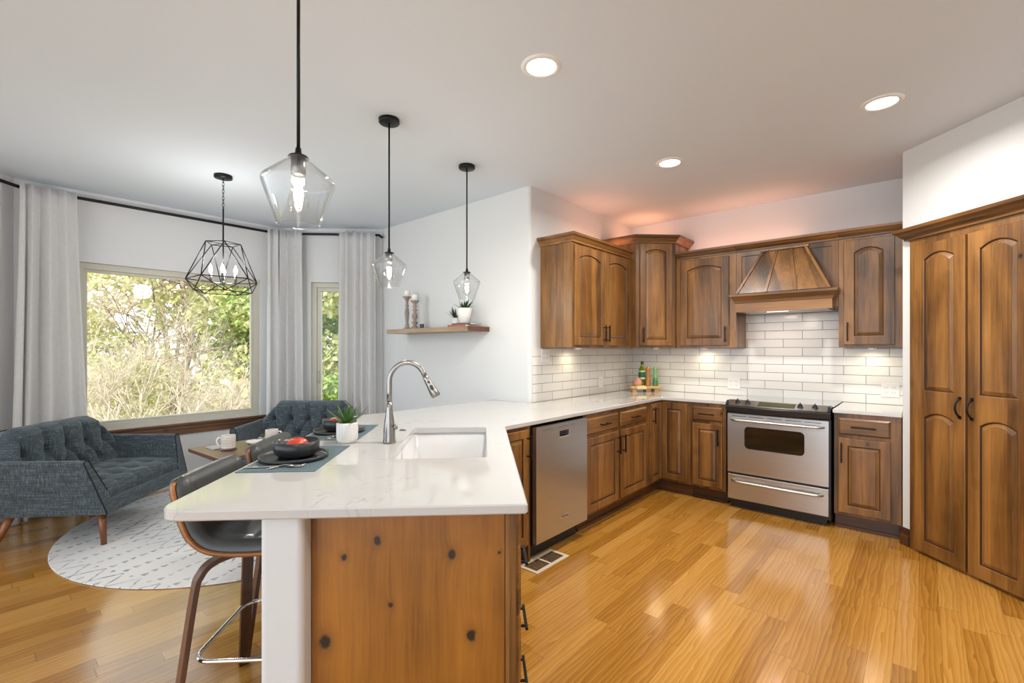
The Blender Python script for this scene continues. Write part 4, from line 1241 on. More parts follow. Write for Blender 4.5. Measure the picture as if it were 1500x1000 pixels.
# halved grapefruit
t = thing('fruit_half', 'cut red fruit half standing in the far black bowl', 'fruit', P(-0.95, 1.25, CT + 0.052), R(41))
m = MB(); loops = []
for k in range(9):
    a = PI/2*k/8; loops.append([(0.035*math.cos(a)*math.cos(b) if k < 8 else 0.0005*math.cos(b), 0.030*math.sin(a), 0.035*(math.cos(a) if k < 8 else 0.014)*math.sin(b)) for b in [2*PI*i/32 for i in range(32)]])
m.loft(loops, True, True, True).build('rind', M['rind'], t)
MB().loft([[(0.031*math.cos(b), -0.0003, 0.031*math.sin(b)) for b in [2*PI*i/32 for i in range(32)]], [(0.029*math.cos(b), -0.0022, 0.029*math.sin(b)) for b in [2*PI*i/32 for i in range(32)]]], cap0=True, cap1=True).build('flesh', M['grapefruit'], t)
t.location.z -= 0.006
def fork(a, b, label, z=CT + 0.0032):
    a = P(*a, z); b = P(*b, z); L = (b-a).length; ang = math.atan2(b.y-a.y, b.x-a.x)
    t = thing('fork', label, 'fork', a, ang, 'satin forks')
    m = MB(); loops = []
    for u, w, h in ((0, .006, .001), (.03, .009, .0025), (.3, .007, .002), (.55, .004, .005), (.68, .004, .009), (.76, .011, .008), (.82, .013, .005)):
        loops.append([(L*u, -w, h), (L*u, w, h), (L*u, w, h + .0022), (L*u, -w, h + .0022)])
    m.loft(loops, True, True, True, smooth=True)
    for y in (-.0105, -.0035, .0035, .0105):
        m.loft([[(L*u, y-ww, h), (L*u, y+ww, h), (L*u, y+ww, h+.002), (L*u, y-ww, h+.002)] for u, ww, h in ((.81, .0022, .005), (.92, .0018, .0035), (1, .0008, .007))], True, True, True)
    m.build('fork_body', M['flatware'], t)
def knife(a, b, label, z=CT + 0.0035, lift=0.018):
    a = P(*a, z); b = P(*b, z); L = (b-a).length; ang = math.atan2(b.y-a.y, b.x-a.x)
    t = thing('knife', label, 'knife', a, ang, 'satin knives'); t.rotation_euler = (0, -math.atan2(lift, L), ang)
    m = MB(); loops = []
    for u, w0, w1 in ((0, -.006, .006), (.02, -.008, .008), (.45, -.006, .006), (.5, -.006, .009), (.8, -.006, .010), (.95, -.004, .008), (1, .004, .006)):
        loops.append([(L*u, w0, 0.0), (L*u, w1, 0.0), (L*u, w1, .002), (L*u, w0, .002)])
    m.loft(loops, True, True, True).build('knife_body', M['flatware'], t)
fork((-1.045, 0.470), (-0.825, 0.480), 'fork lying on the near placemat')
knife((-0.955, 0.445), (-0.80, 0.60), 'knife lying across the near placemat against the plate', lift=0.012)
fork((-1.045, 1.08), (-0.84, 1.09), 'fork lying on the far placemat')
knife((-0.93, 1.055), (-0.815, 1.20), 'knife on the far placemat partly behind the succulent pot', lift=0.012)

# serving tray in the corner
ang = TH
tc = Vector((0.27, -0.25, CT))
t = thing('serving_riser', 'small light wood riser with feet in the counter corner', 'serving board', tc, ang)
MB().box(-0.165, 0.165, -0.085, 0.085, 0.040, 0.064).build('board', M['board'], t, bevel=0.003)
for x in (-0.12, 0.02, 0.11):
    MB().box(x - 0.022, x + 0.022, -0.06, 0.06, 0.0, 0.0395).build('foot', M['board'], t, bevel=0.002)
def on(dx, dy, z=0.0645):
    return tc + Vector((math.cos(ang)*dx - math.sin(ang)*dy, math.sin(ang)*dx + math.cos(ang)*dy, z))
t = thing('oil_bottle', 'green olive oil bottle with dark label at the back of the wood riser', 'bottle', on(-0.018, 0.035))
MB().lathe([(0.001, 0), (0.034, 0.0), (0.036, 0.005), (0.036, 0.155), (0.030, 0.180), (0.016, 0.205), (0.013, 0.235), (0.001, 0.235)], n=28).build('glass', M['olive_glass'], t)
MB().lathe([(0.0366, 0.045), (0.0366, 0.145)], n=28, cap0=False, cap1=False).build('label_band', M['bottle_label'], t)
MB().lathe([(0.037, 0.07), (0.037, 0.088)], n=28, cap0=False, cap1=False).lathe([(0.037, 0.148), (0.037, 0.16)], n=28, cap0=False, cap1=False).build('label_stripe', M['label_cream'], t)
MB().lathe([(0.015, 0.233), (0.015, 0.262), (0.001, 0.262)], n=20).build('cap', M['black_plastic'], t)
def mill(loc, label, lo, hi, h=0.205):
    t = thing('pepper_mill', label, 'pepper mill', loc, 0, 'pepper mills on the riser')
    MB().lathe([(0.001, 0), (0.029, 0), (0.030, 0.01), (0.026, 0.03), (0.028, 0.06), (0.024, 0.085), (0.001, 0.085)], n=24).build('base', lo, t)
    MB().lathe([(0.022, 0.0855), (0.020, 0.11), (0.019, 0.14), (0.024, 0.165), (0.022, 0.185), (0.014, 0.198), (0.004, 0.2), (0.005, 0.208), (0.001, 0.212)], n=24, cap0=False).build('head', hi, t)
mill(on(0.035, 0.0), 'brown turned wooden pepper mill on the riser', M['mill_wood'], M['mill_wood'])
mill(on(0.115, 0.0), 'green pepper mill at the right end of the riser', M['mill_green'], M['mill_pale'])
t = thing('clay_jar', 'pink garlic shaped clay jar at the left of the riser', 'jar', on(-0.075, 0.0))
MB().lathe([(0.001, 0), (0.030, 0), (0.043, 0.012), (0.047, 0.032), (0.040, 0.055), (0.022, 0.075), (0.008, 0.090), (0.001, 0.092)], n=28).build('body', M['pink_garlic'], t)
t = thing('folded_cloth', 'small beige cloth folded over the front edge of the riser', 'cloth', on(-0.055, -0.087, 0))
t.rotation_euler = (0, 0, ang)
MB().box(-0.05, 0.05, -0.002, 0.07, 0.0645, 0.068).box(-0.05, 0.05, -0.006, -0.0018, 0.035, 0.068).build('cloth', M['label_cream'], t, bevel=0.001)

# ================================================================== CURTAINS AND ROD
RZ = 2.672
INN = 0.095
def inward(p, d0, d1=None): pass
c1 = Vector((-3.04 + INN, -2.69 - INN*0.414)); c2 = Vector((-3.04 + INN, -4.77 + INN*0.414))
e1 = Vector(NK) + Vector((INN*S2, -INN*S2)) + Vector((-0.03*S2, -0.03*S2)); e2 = Vector((-2.213 , -5.597)) + Vector((INN*S2, INN*S2)) + Vector((-0.03*S2, 0.03*S2))
t = thing('curtain_rod', 'long black curtain rod following the bay window below the ceiling', 'curtain rod', (0, 0, 0))
path = [(e1.x + 0.05, e1.y - 0.0, RZ), (e1.x, e1.y, RZ)]
path = [(e1.x + 0.0, e1.y + 0.06, RZ - 0.02), (e1.x + 0.004, e1.y + 0.02, RZ), (e1.x - 0.03*S2, e1.y - 0.03*S2, RZ), (c1.x + .05*S2, c1.y + .05*S2, RZ), (c1.x + .008, c1.y + .0, RZ), (c1.x, c1.y - .06, RZ), (c2.x, c2.y + .06, RZ), (c2.x + .008, c2.y, RZ), (c2.x + .05*S2, c2.y - .05*S2, RZ), (e2.x, e2.y, RZ)]
MB().tube(path, 0.0135, 12).build('rod', M['black_metal'], t)
def bracket(wx, wy, nx, ny):
    m = MB(); m.tube([(wx, wy, RZ - 0.02), (wx + nx*INN, wy + ny*INN, RZ - 0.02), (wx + nx*INN, wy + ny*INN, RZ)], 0.005, 8)
    a = Vector((nx, ny)); s = Vector((-ny, nx))
    p = [(wx + s.x*k + a.x*j, wy + s.y*k + a.y*j) for k, j in ((-.012, .0005), (.012, .0005), (.012, .005), (-.012, .005))]
    m.prism(p, RZ - 0.07, RZ + 0.01).build('bracket', M['black_metal'], t)
bracket(-3.04, -4.70, 1, 0); bracket(-3.04, -2.76, 1, 0); bracket(NK[0] - 0.12, NK[1] - 0.12, S2, -S2)

def curtain(label, pts, folds, amp, flare=0.0, seed=1, zlow=0.012, puddle=0.0):
    """pts: plan polyline of the rod it hangs from; folds along it"""
    r = random.Random(seed)
    pl = [Vector(p) for p in pts]; seg = [(pl[i+1]-pl[i]).length for i in range(len(pl)-1)]; Ltot = sum(seg)
    def at(s):
        i = 0
        while i < len(seg)-1 and s > seg[i]: s -= seg[i]; i += 1
        d = (pl[i+1]-pl[i]).normalized(); return pl[i] + d*s, d
    nu = folds*14; nz = 26
    ph = [r.uniform(-0.5, 0.5) for _ in range(folds+2)]; am = [r.uniform(0.6, 1.25) for _ in range(folds+2)]
    mid = sum(pl, Vector((0, 0)))/len(pl)
    m = MB(); rows = []
    for k in range(nz+1):
        v = k/nz; z = RZ + 0.022 - (RZ + 0.022 - zlow)*v
        row = []
        for i in range(nu+1):
            u = i/nu; s = u*Ltot
            p, d = at(min(max(s, 0), Ltot)); nrm = Vector((d.y, -d.x))
            f = u*folds; fi = int(min(f, folds)); 
            A = amp*am[fi]*(0.55 + 0.45*min(v*3, 1) + 0.25*v)
            w = math.sin(2*PI*f + ph[fi]*0.6*math.sin(PI*(f-fi))) 
            sharp = math.copysign(abs(w)**0.8, w)
            wob = 0.012*math.sin(3.1*v + 5*u + seed)*v
            off = sharp*A + wob + 0.02*v + 0.042
            sp = (u-0.5)*2*flare*v**1.3
            q = p + nrm*(off + 0.0) + d*sp
            pinch = 0.010*math.sin(4*PI*f)*(1-v)*0.6
            row.append((q.x + d.x*pinch, q.y + d.y*pinch, z + (0.010*math.sin(2*PI*f + 1) if k == 0 else 0)))
        rows.append(row)
    m.loft(rows, closed=False, smooth=True)
    o = m.build('curtain', M['curtain'], solid=0.003)
    tag(o, label, 'curtain', 'white curtains around the bay window')
    return o
def along(a, b, t0, t1):
    a = Vector(a); b = Vector(b); d = (b-a).normalized(); return [tuple(a + d*t0), tuple(a + d*t1)]
# room lies to the right of travel when walking these paths
cl = [tuple(c2 + Vector((0.0, 0.0))), (c2.x, c2.y + 0.40)]
curtain('white curtain at the far left end of the bay window, behind the loveseat', [(c2.x + .06*S2, c2.y - .06*S2), (c2.x, c2.y), (c2.x, c2.y + 0.325)], 4, 0.040, 0.10, 3, zlow=0.006)
curtain('wide white curtain in the bay corner between the two windows', [(c1.x, c1.y - 0.135), (c1.x, c1.y), (c1.x + 0.27*S2, c1.y + 0.27*S2)], 5, 0.034, 0.03, 5)
curtain('white curtain right of the narrow window beside the wall shelf', [(e1.x - 0.42*S2, e1.y - 0.42*S2), (e1.x - 0.02*S2, e1.y - 0.02*S2)], 5, 0.034, 0.014, 8)
# ================================================================== FURNITURE
# round rug
rg = [(1.30*math.cos(2*PI*k/96), 1.30*math.sin(2*PI*k/96)) for k in range(96)]
o = slab('round_rug', rg, 0.001, 0.009, M['rug'], ch=0.003); o.location = (-1.69, -3.36, 0)
o.rotation_euler = (0, 0, R(20))
tag(o, 'round off-white rug with worn grey pattern under the seating', 'rug')
RGZ = 0.009

def tuft_grid(buttons, d, creases, bulge):
    h = bulge
    for (bx, bz) in buttons:
        pass
    return h
def make_loveseat(label):
    t = thing('loveseat', label, 'loveseat', (0, 0, 0), 0, 'matching tufted loveseats')
    # base rail
    hw = 0.468
    m = MB()
    b0 = [(-0.32, -hw, 0.235), (0.384, -hw, 0.235), (0.384, hw, 0.235), (-0.32, hw, 0.235)]
    b1 = [(-0.34, -hw, 0.33), (0.357, -hw, 0.33), (0.357, hw, 0.33), (-0.34, hw, 0.33)]
    m.loft([b0, b1], cap0=True, cap1=True, smooth=False)
    m.build('base', M['linen'], t, bevel=0.012, seg=3)
    # seat cushion with buttons
    nx, ny = 44, 60
    btn = [(bx, by) for bx in (0.0, 0.18) for by in (-0.27, -0.09, 0.09, 0.27)]
    rows = []
    x0, x1, y0, y1 = -0.22, 0.335, -0.425, 0.425
    for i in range(nx+1):
        x = x0 + (x1-x0)*i/nx; row = []
        for j in range(ny+1):
            y = y0 + (y1-y0)*j/ny
            dmin = min(math.hypot(x-bx, y-by) for bx, by in btn)
            e = min((x1-x)/0.05, (y-y0)/0.05, (y1-y)/0.05, 1.0)
            z = 0.375 + 0.06*max(e, 0)**0.4 + 0.012*(1-((x-0.05)/0.3)**2) - 0.036*math.exp(-(dmin/0.030)**2) - 0.022*math.exp(-dmin/0.07)
            cre = min(abs((y - 0.09) % 0.18), 0.18 - abs((y - 0.09) % 0.18))
            z -= 0.010*math.exp(-(cre/0.016)**2)*(1 if -0.3 < y < 0.3 else 0)
            row.append((x, y, z))
        rows.append(row)
    bot = [(x0, y0), (x1, y0), (x1, y1), (x0, y1)]
    m = MB(); m.loft(rows, closed=False, smooth=True)
    m.box(x0 + .002, x1 - .002, y0 + .002, y1 - .002, 0.331, 0.376)
    m.build('seat_cushion', M['linen'], t)
    # arms: flared outwards, front edge raked
    for s in (-1, 1):
        def sec(xf_low, xf_top, back=False):
            pass
        loops = []
        for k in range(9):
            u = k/8          # 0 back, 1 front
            # outer bottom, outer top, top inner, inner bottom
            zb, zt = 0.235, 0.615 + 0.012*(1-u)
            zi = 0.36
            def X(z): return -0.36 + (0.745 - 0.115*max(0, (z-0.235)/0.38))*u - (0.06*(z-0.235)/0.4)*(1-u)
            pts = [(0.475, zb), (0.530, zt - 0.012), (0.520, zt), (0.492, zt + 0.002), (0.478, zt - 0.012), (0.395 + 0.0*u, zi), (0.40, zb)]
            loops.append([(X(z), s*y, z) for y, z in pts])
        MB().loft(loops, True, True, True, smooth=False).build('arm', M['linen'], t, bevel=0.010, seg=3)
        m = MB(); u = 1
        zt = 0.615
        def X1(z): return -0.36 + 0.745 - 0.115*max(0, (z-0.235)/0.38) + 0.003
        m.tube([(X1(0.24), s*0.474, 0.24), (X1(0.42), s*0.500, 0.42), (X1(0.60), s*0.527, 0.60), (X1(.613), s*0.518, 0.615), (X1(.613), s*0.49, 0.617), (X1(.6), s*0.478, 0.60), (X1(0.40), s*0.406, 0.385)], 0.0035, 6)
        m.build('piping', M['piping'], t)
    # back, a tapered rounded shape with two rows of buttons
    nb = 84; nz = 44
    bx = [-0.36, -0.18, 0.0, 0.18, 0.36]
    btn = [(y, 0.625) for y in bx if abs(y) < 0.4] + [(y, 0.47) for y in (-0.27, -0.09, 0.09, 0.27)]
    def halfw(z):
        if z < 0.60: return 0.49
        return 0.49 - 0.16*((z-0.60)/0.21)**1.2
    front = []; rear = []
    for k in range(nz+1):
        v = k/nz; z = 0.36 + (0.812-0.36)*v
        rf = []; rb = []
        hwz = halfw(z)
        for j in range(nb+1):
            u = -1 + 2*j/nb; y = u*hwz
            xb = -0.235 - 0.20*(z-0.36)           # plane of the back
            edge = min((1-abs(u))/0.10, 1); tope = min((1-v)/0.10, 1)
            puff = 0.080*max(edge, 0)**0.5*max(tope, 0)**0.5
            d = min(math.hypot(y-a, (z-b)*0.9) for a, b in btn)
            puff -= 0.045*math.exp(-(d/0.026)**2) + 0.030*math.exp(-d/0.055)
            if z > 0.625:
                c = min(abs(y-a) for a in bx[0:5]); puff -= 0.034*math.exp(-(c/0.020)**2)*min((1-v)/0.15, 1)
            elif z > 0.47:
                c = min(abs(y-a-(0.09 if (z-0.47)/0.155 < 0.5 else 0)*0) for a in bx); 
                yy = (0.625-z)/0.155*0.09
                c2_ = min(min(abs(y-a-yy), abs(y-a+yy)) for a in bx); puff -= 0.032*math.exp(-(c2_/0.018)**2)
            rf.append((xb + puff + 0.03*(1-v), y, z))
            rb.append((xb - 0.075 - 0.02*(1-v) + 0.03*(1-max(edge, 0)**0.5) + 0.03*(1-max(tope, 0)**0.5), y, z))
        front.append(rf); rear.append(rb)
    m = MB()
    loops = [front[k] + rear[k][::-1] for k in range(nz+1)]
    m.loft(loops, True, True, True, smooth=True)
    m.build('backrest', M['linen'], t)
    MB().tube([(-0.352, -0.488, 0.60), (-0.385, -0.43, 0.72), (-0.392, -0.345, 0.80), (-0.392, 0, 0.806), (-0.392, 0.345, 0.80), (-0.385, 0.43, 0.72), (-0.352, 0.488, 0.60)], 0.0035, 6).build('piping', M['piping'], t)
    for s in (-1, 1):
        for fx, top, foot in ((1, (0.30, 0.40), (0.315, 0.405)), (0, (-0.27, 0.40), (-0.375, 0.42))):
            m = MB().tube([(top[0], s*top[1], 0.2345), (foot[0], s*foot[1], RGZ + 0.001 if fx else 0.001)], [0.026, 0.0165], 16)
            m.build('leg', M['oak_leg'], t)
    return t
lv0 = make_loveseat('slate blue tufted loveseat at the left edge, in front of the left curtain')
# near front bottom corner (0.385,-0.475) must stand at the measured point
def place(o, local, world_pt, rz):
    c, s = math.cos(rz), math.sin(rz)
    o.rotation_euler = (0, 0, rz)
    o.location = (world_pt[0] - (local[0]*c - local[1]*s), world_pt[1] - (local[0]*s + local[1]*c), 0)
place(lv0, (0.385, -0.475), W(-2.774, 3.2), R(47.5))
lv1 = copy_tree(lv0, label='slate blue tufted loveseat in the bay corner below the narrow window, behind the stools')
place(lv1, (0.0, 0.0), W(-2.16, 4.73), TH - PI/2 + R(2))

# side table
t = thing('side_table', 'square wooden side table between the two loveseats, holding mugs', 'table', W(-1.89, 3.305), TH + R(-37))
MB().box(-0.262, 0.262, -0.262, 0.262, 0.655, 0.68).build('tabletop', M['table'], t, bevel=0.002)
for sx in (-1, 1):
    for sy in (-1, 1):
        MB().tube([(sx*0.13, sy*0.13, 0.654), (sx*0.20, sy*0.20, RGZ + 0.002)], 0.007, 10).build('leg', M['chrome'], t)
MB().box(-0.15, 0.15, -0.15, 0.15, 0.648, 0.6545).build('mounting_plate', M['black_metal'], t)
TZ = 0.6805
def mug(w, rz, label):
    t = thing('mug', label, 'mug', (w.x, w.y, TZ), rz, 'striped white mugs on the side table')
    pr = [(0.001, 0), (0.036, 0), (0.042, 0.006)]
    z = 0.010
    while z < 0.086:
        pr += [(0.0445, z), (0.0445, z + 0.005), (0.0425, z + 0.0065), (0.0425, z + 0.008)]; z += 0.0095
    pr += [(0.044, 0.092), (0.041, 0.0925), (0.039, 0.08), (0.037, 0.008), (0.001, 0.006)]
    MB().lathe(pr, n=32, cap0=False, cap1=False).build('cup', M['mug'], t)
    MB().tube([(0.040, 0, 0.076), (0.060, 0, 0.078), (0.070, 0, 0.062), (0.068, 0, 0.040), (0.056, 0, 0.024), (0.040, 0, 0.020)], 0.006, 10).build('handle', M['ceramic_white'], t)
    return t
coast = thing('coaster', 'dark round coaster under the near mug', 'coaster', W(-1.955, 3.22, TZ))
MB().lathe([(0.001, 0), (0.050, 0), (0.052, 0.003), (0.050, 0.005), (0.001, 0.005)], n=32).build('disc', M['walnut'], coast)
mg = mug(W(-1.955, 3.22), TH + R(200), 'striped white mug on the near left part of the side table'); mg.location.z += 0.0055
mug(W(-1.79, 3.48), TH + R(10), 'striped white mug at the back of the side table')
t = thing('folded_napkin', 'pale grey folded napkin lying at the left of the side table', 'napkin', W(-2.06, 3.30, TZ), TH - R(40))
MB().box(-0.075, 0.075, -0.075, 0.075, 0, 0.003).box(-0.07, 0.07, -0.06, 0.07, 0.0032, 0.0058).build('cloth', M['concrete'], t, bevel=0.001)
t = thing('serving_dish', 'white shallow scalloped dish on the side table behind the near mug', 'dish', W(-1.87, 3.42, TZ), TH)
m = MB(); loops = []
for r0, z in ((0.02, 0.001), (0.05, 0.004), (0.062, 0.020), (0.066, 0.021), (0.054, 0.002), (0.03, 0.0)):
    loops.append([((r0*(1 + 0.08*math.sin(9*b)))*math.cos(b)*1.1, (r0*(1 + 0.08*math.sin(9*b)))*math.sin(b)*0.8, z) for b in [2*PI*i/72 for i in range(72)]])
m.loft(loops, True, True, True).build('dish_body', M['ceramic_white'], t)
t = thing('teaspoon', 'small spoon lying beside the near mug on the side table', 'spoon', W(-2.06, 3.38, TZ), TH + R(30))
MB().loft([[(u, -w_, h_), (u, w_, h_), (u, w_, h_ + .0015), (u, -w_, h_ + .0015)] for u, w_, h_ in ((-0.05, .003, .0065), (0.02, .0025, .009), (0.035, .010, .0075), (0.05, .012, .0065), (0.062, .006, .008))], True, True, True).build('spoon_body', M['flatware'], t)
t = thing('tiny_succulent', 'small pale green rosette plant at the back of the side table', 'plant', W(-1.90, 3.56, TZ), 0)
MB().lathe([(0.001, 0), (0.026, 0), (0.032, 0.02), (0.028, 0.02), (0.001, 0.018)], n=20).build('pot', M['concrete'], t)
m = MB()
for k in range(16):
    a = k*2.4; el = 20 + k*3.6; blade(m, (0, 0, 0.018), (math.cos(a)*math.cos(R(el)), math.sin(a)*math.cos(R(el)), math.sin(R(el))), 0.034 - k*0.0008, 0.007, -0.004)
m.build('rosette', M['leaf_b'], t)

# ---- bar stool, local +x faces the counter
def make_stool(label):
    t = thing('bar_stool', label, 'bar stool', (0, 0, 0), 0, 'low back bar stools at the peninsula')
    ctrl = [(0.148, 0.668), (0.128, 0.678), (0.08, 0.676), (0.0, 0.672), (-0.09, 0.676), (-0.145, 0.692), (-0.185, 0.725), (-0.212, 0.775), (-0.230, 0.83), (-0.243, 0.88), (-0.253, 0.932)]
    # resample
    pts = []
    cv = [Vector((x, 0, z)) for x, z in ctrl]
    for i in range(len(cv)-1):
        for k in range(6): 
            p0, p1, p2, p3 = cv[max(i-1,0)], cv[i], cv[i+1], cv[min(i+2, len(cv)-1)]
            u = k/6
            pts.append(0.5*((2*p1) + (-p0+p2)*u + (2*p0-5*p1+4*p2-p3)*u*u + (-p0+3*p1-3*p2+p3)*u**3))
    pts.append(cv[-1])
    Ls = [0]
    for i in range(1, len(pts)): Ls.append(Ls[-1] + (pts[i]-pts[i-1]).length)
    LT = Ls[-1]
    def nrm(i):
        d = (pts[min(i+1, len(pts)-1)] - pts[max(i-1, 0)]).normalized(); return Vector((d.z, 0, -d.x))
    def hw(s, w0, r):   # half width with rounded ends
        e = min(s, LT - s)
        if e >= r: return w0
        return w0 - r + math.sqrt(max(r*r - (r-e)**2, 0))
    NJ = 28
    def surf(off, w0, r, inset=0.0, groove=False, pad=0.0, idx=None):
        rows = []
        for i in (idx or range(len(pts))):
            n = nrm(i)
            s = Ls[i]; w = max(hw(max(min(s, LT-0.004), 0.0), w0, r) - inset, 0.01); row = []
            for j in range(NJ+1):
                v = -1 + 2*j/NJ; y = v*w
                o_ = off
                if pad:
                    ed = min((1-abs(v))*w/0.03, min(s-0.0, LT-s)/0.03, 1); o_ += pad*max(ed, 0)**0.5
                if groove and abs(v) < 0.80 and 0.03 < s < LT*0.52:
                    g = (s % 0.062); g = min(g, 0.062-g); o_ -= 0.006*math.exp(-(g/0.004)**2)
                if groove:
                    gy = abs(abs(y) - (w - 0.042)); o_ -= 0.004*math.exp(-(gy/0.004)**2)
                wrap = 0.012*(abs(v)**2.5)*max(0, (s - LT*0.45)/(LT*0.55))
                p = pts[i] + n*o_ + Vector((wrap, 0, 0)) ; row.append((p.x, y, p.z))
            rows.append(row)
        return rows
    def shell(a, b):
        m = MB(); loops = [ra + rb[::-1] for ra, rb in zip(a, b)]
        return m.loft(loops, True, True, True, smooth=True)
    global _last_n
    ks = list(range(0, len(pts)-2)); lo_ = surf(-0.006, 0.212, 0.042, idx=ks); hi_ = surf(0.006, 0.212, 0.042, idx=ks)
    m = shell(lo_, hi_)
    m.build('seat_shell', M['ply'] if False else M['walnut_ply'], t)
    k = list(range(1, len(pts)))
    m = shell(surf(0.0065, 0.212, 0.042, 0.010, idx=k), surf(0.010, 0.212, 0.042, 0.010, True, 0.034, idx=k))
    m.build('cushion', M['leather'], t)
    # back cover over the wood on the outside
    kb = [i for i in range(len(pts)) if Ls[i] > LT*0.60][:-1]
    m = shell(surf(-0.0065, 0.212, 0.042, 0.006, idx=kb), surf(-0.016, 0.212, 0.042, 0.010, idx=kb))
    m.build('back_cover', M['leather_back'], t)
    # swivel plate and legs
    MB().box(-0.10, 0.10, -0.10, 0.10, 0.640, 0.662).build('swivel_plate', M['black_metal'], t, bevel=0.004)
    for sx in (-1, 1):
        for sy in (-1, 1):
            p = [(0.03*sx, 0.03*sy, 0.630), (0.11*sx, 0.11*sy, 0.630), (0.148*sx, 0.150*sy, 0.618), (0.168*sx, 0.172*sy, 0.588), (0.178*sx, 0.184*sy, 0.54), (0.20*sx, 0.212*sy, 0.30), (0.226*sx, 0.245*sy, 0.004)]
            # smooth path
            q = [Vector((a[0]*(0.64 if sx > 0 else 1.0), a[1], a[2])) for a in p]; out = []
            for i in range(len(q)-1):
                for j in range(5):
                    p0, p1, p2, p3 = q[max(i-1,0)], q[i], q[i+1], q[min(i+2, len(q)-1)]; u = j/5
                    out.append(0.5*((2*p1) + (-p0+p2)*u + (2*p0-5*p1+4*p2-p3)*u*u + (-p0+3*p1-3*p2+p3)*u**3))
            out.append(q[-1])
            loops = []; rad = Vector((sx, sy, 0)).normalized(); tan = Vector((-sy, sx, 0)).normalized()
            for i, c in enumerate(out):
                d = (out[min(i+1, len(out)-1)] - out[max(i-1, 0)]).normalized(); nn = d.cross(tan).normalized()
                a, b = 0.021, 0.009
                loops.append([c + tan*a + nn*b, c - tan*a + nn*b, c - tan*a - nn*b, c + tan*a - nn*b])
            lg = MB().loft(loops, True, True, True, smooth=False).build('leg', M['walnut'], t, bevel=0.002)
    rp = fillet([(-0.185, -0.195), (0.135, -0.195), (0.135, 0.195), (-0.185, 0.195)], 0.06, 6)
    MB().tube([(x, y, 0.305) for x, y in rp], 0.008, 10, closed=True).build('footrest', M['chrome'], t)
    return t
M['walnut_ply'] = wood('bent_plywood', srgb(96, 56, 26), srgb(150, 94, 46), srgb(186, 128, 72), axis='x', knots=0, rough=0.3)
s0 = make_stool('near low back bar stool with black channelled seat at the peninsula corner')
s0.location = P(-0.945, 0.475); s0.rotation_euler = (0, 0, PI/4)
s1 = copy_tree(s0, P(-0.955, 1.005), PI/4, 'second bar stool, only its grey back showing behind the near one')

# ================================================================== OUTDOORS
GZ = -1.0
g = MB().box(-26, -3.30, -16, 22, GZ - 0.1, GZ).build('ground_outside', M['lawn']); struct(g)
def fence(a, b, ztop, label):
    a = Vector((a.x, a.y)); b = Vector((b.x, b.y)); L = (b-a).length; ang = math.atan2(b.y-a.y, b.x-a.x)
    t = thing('board_fence', label, 'fence', (a.x, a.y, GZ), ang)
    m = MB(); x = 0; r = random.Random(2)
    while x < L:
        h = ztop - GZ + r.uniform(-.02, .02); m.box(x, x + 0.135, 0, 0.02, 0.02, h); x += 0.145
    m.build('boards', M['fence'], t)
    MB().box(0, L, 0.0205, 0.06, 0.4, 0.49).box(0, L, 0.0205, 0.06, ztop-GZ-.35, ztop-GZ-.26).build('rails', M['fence'], t)
fence(W(-5.35, 8.9), W(-2.1, 10.4), 0.78, 'weathered wooden fence seen through the lower right of the large window')

def leaves(n, centers, size, seed, squash=0.8):
    r = random.Random(seed); vs = []; fs = []
    for i in range(n):
        c, R_ = centers[r.randrange(len(centers))]
        while True:
            p = Vector((r.uniform(-1, 1), r.uniform(-1, 1), r.uniform(-1, 1)))
            if 0.25 < p.length < 1: break
        p = Vector(c) + Vector((p.x*R_, p.y*R_, p.z*R_*squash))
        a = Vector((r.gauss(0, 1), r.gauss(0, 1), r.gauss(0, 1))).normalized(); b = a.orthogonal().normalized()
        s = size*r.uniform(0.6, 1.4); k = len(vs)
        vs += [p + a*s, p + b*s*0.5, p - a*s, p - b*s*0.5]; fs.append((k, k+1, k+2, k+3))
    return vs, fs
def branches(m, p, d, L, r, depth, rnd, spread=0.5, mi=0):
    pts = [Vector(p)]; dd_ = Vector(d).normalized(); n = 3
    for k in range(n):
        dd_ = (dd_ + Vector((rnd.gauss(0, .12), rnd.gauss(0, .12), rnd.gauss(0, .08)))).normalized(); pts.append(pts[-1] + dd_*L/n)
    m.tube(pts, [r*(1 - 0.45*i/n) for i in range(n+1)], 3 if depth < 3 else 6, mi)
    if depth == 0: return
    for k in range(3 if depth > 1 else 3):
        i = rnd.randrange(1, n+1)
        nd = (dd_ + Vector((rnd.gauss(0, spread), rnd.gauss(0, spread), rnd.gauss(0.08, spread)))).normalized()
        branches(m, pts[i], nd, L*rnd.uniform(0.6, 0.85), r*0.62, depth-1, rnd, spread, mi)
def bare_bush(x, y, label, h, seed, stems=5, depth=6):
    w_ = W(x, y, GZ); rnd = random.Random(seed)
    t = thing('bare_shrub', label, 'shrub', w_, group='leafless pale shrubs outside the large window')
    m = MB()
    for k in range(stems):
        a = 2*PI*k/stems + rnd.uniform(-.4, .4)
        branches(m, (0.15*math.cos(a), 0.15*math.sin(a), 0.0), (0.45*math.cos(a), 0.45*math.sin(a), 1), h*0.31, 0.024, depth, rnd, 0.42)
    m.build('branches', M['bark_pale'], t)
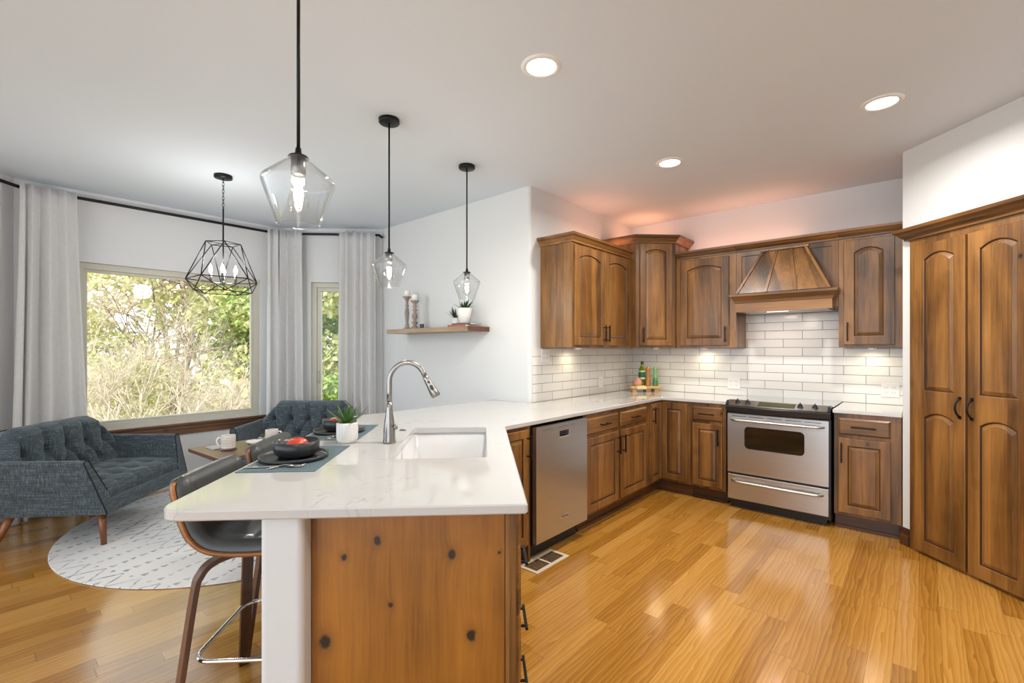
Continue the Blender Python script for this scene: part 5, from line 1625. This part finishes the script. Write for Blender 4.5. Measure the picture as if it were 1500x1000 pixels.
def leafy(name, x, y, label, h, rad, n, mat, seed, size=0.07, trunk=0.09, zc=None, group=None):
    w_ = W(x, y, GZ); rnd = random.Random(seed)
    t = thing(name, label, 'tree', w_, group=group)
    m = MB(); branches(m, (0, 0, 0), (0.05, 0.05, 1), h*0.55, trunk, 4, rnd, 0.45); m.build('trunk', M['bark'], t)
    cs = [(Vector((rnd.uniform(-1, 1)*rad*0.75, rnd.uniform(-1, 1)*rad*0.75, h*rnd.uniform(0.12 if zc is None else zc, 0.95))), rad*rnd.uniform(0.25, 0.5)) for _ in range(22)]
    vs, fs = leaves(n, cs, size, seed + 1)
    MB().add(vs, fs).build('foliage', mat, t)
bare_bush(-6.6, 7.6, 'leafless pale shrub filling the left of the large window', 3.4, 11, 6)
bare_bush(-5.1, 7.7, 'leafless pale shrub in the middle of the large window', 3.0, 12, 6)
bare_bush(-7.4, 9.6, 'taller leafless shrub behind the left pale shrub', 5.2, 13, 5)
G = 'leafy trees outside the bay windows'
leafy('leafy_tree', -8.6, 11.5, 'yellow green tree behind the bare shrubs at the left of the large window', 6.4, 2.4, 9000, M['leaf_a'], 21, 0.075, group=G)
leafy('leafy_tree', -5.0, 11.8, 'green leafy tree at the right of the large window behind the fence', 5.2, 2.1, 11000, M['leaf_b'], 22, 0.08, group=G)
leafy('leafy_tree', -10.5, 14.5, 'pale blossoming tree far behind the bare shrubs', 8.2, 3.4, 9000, M['leaf_c'], 23, 0.10, group=G)
leafy('leafy_tree', -6.6, 15.5, 'tall spring green tree at the very back of the garden', 8.5, 3.2, 11000, M['leaf_a'], 24, 0.10, group=G)
leafy('leafy_tree', -4.15, 10.2, 'spring green tree seen through the narrow window', 6.0, 1.9, 13000, M['leaf_a'], 25, 0.065, group=G)
leafy('leafy_shrub', -3.75, 9.3, 'low dark green shrub at the foot of the narrow window view', 1.9, 0.7, 5000, M['leaf_b'], 26, 0.05, 0.03, group=None)
leafy('leafy_tree', -2.5, 15.0, 'pale tree far behind the narrow window view', 8.0, 3.0, 8000, M['leaf_c'], 27, 0.10, group=G)
leafy('leafy_tree', -13.5, 13.0, 'spring green tree at the far left behind the curtain', 7.0, 2.8, 7000, M['leaf_a'], 28, 0.10, group=G)
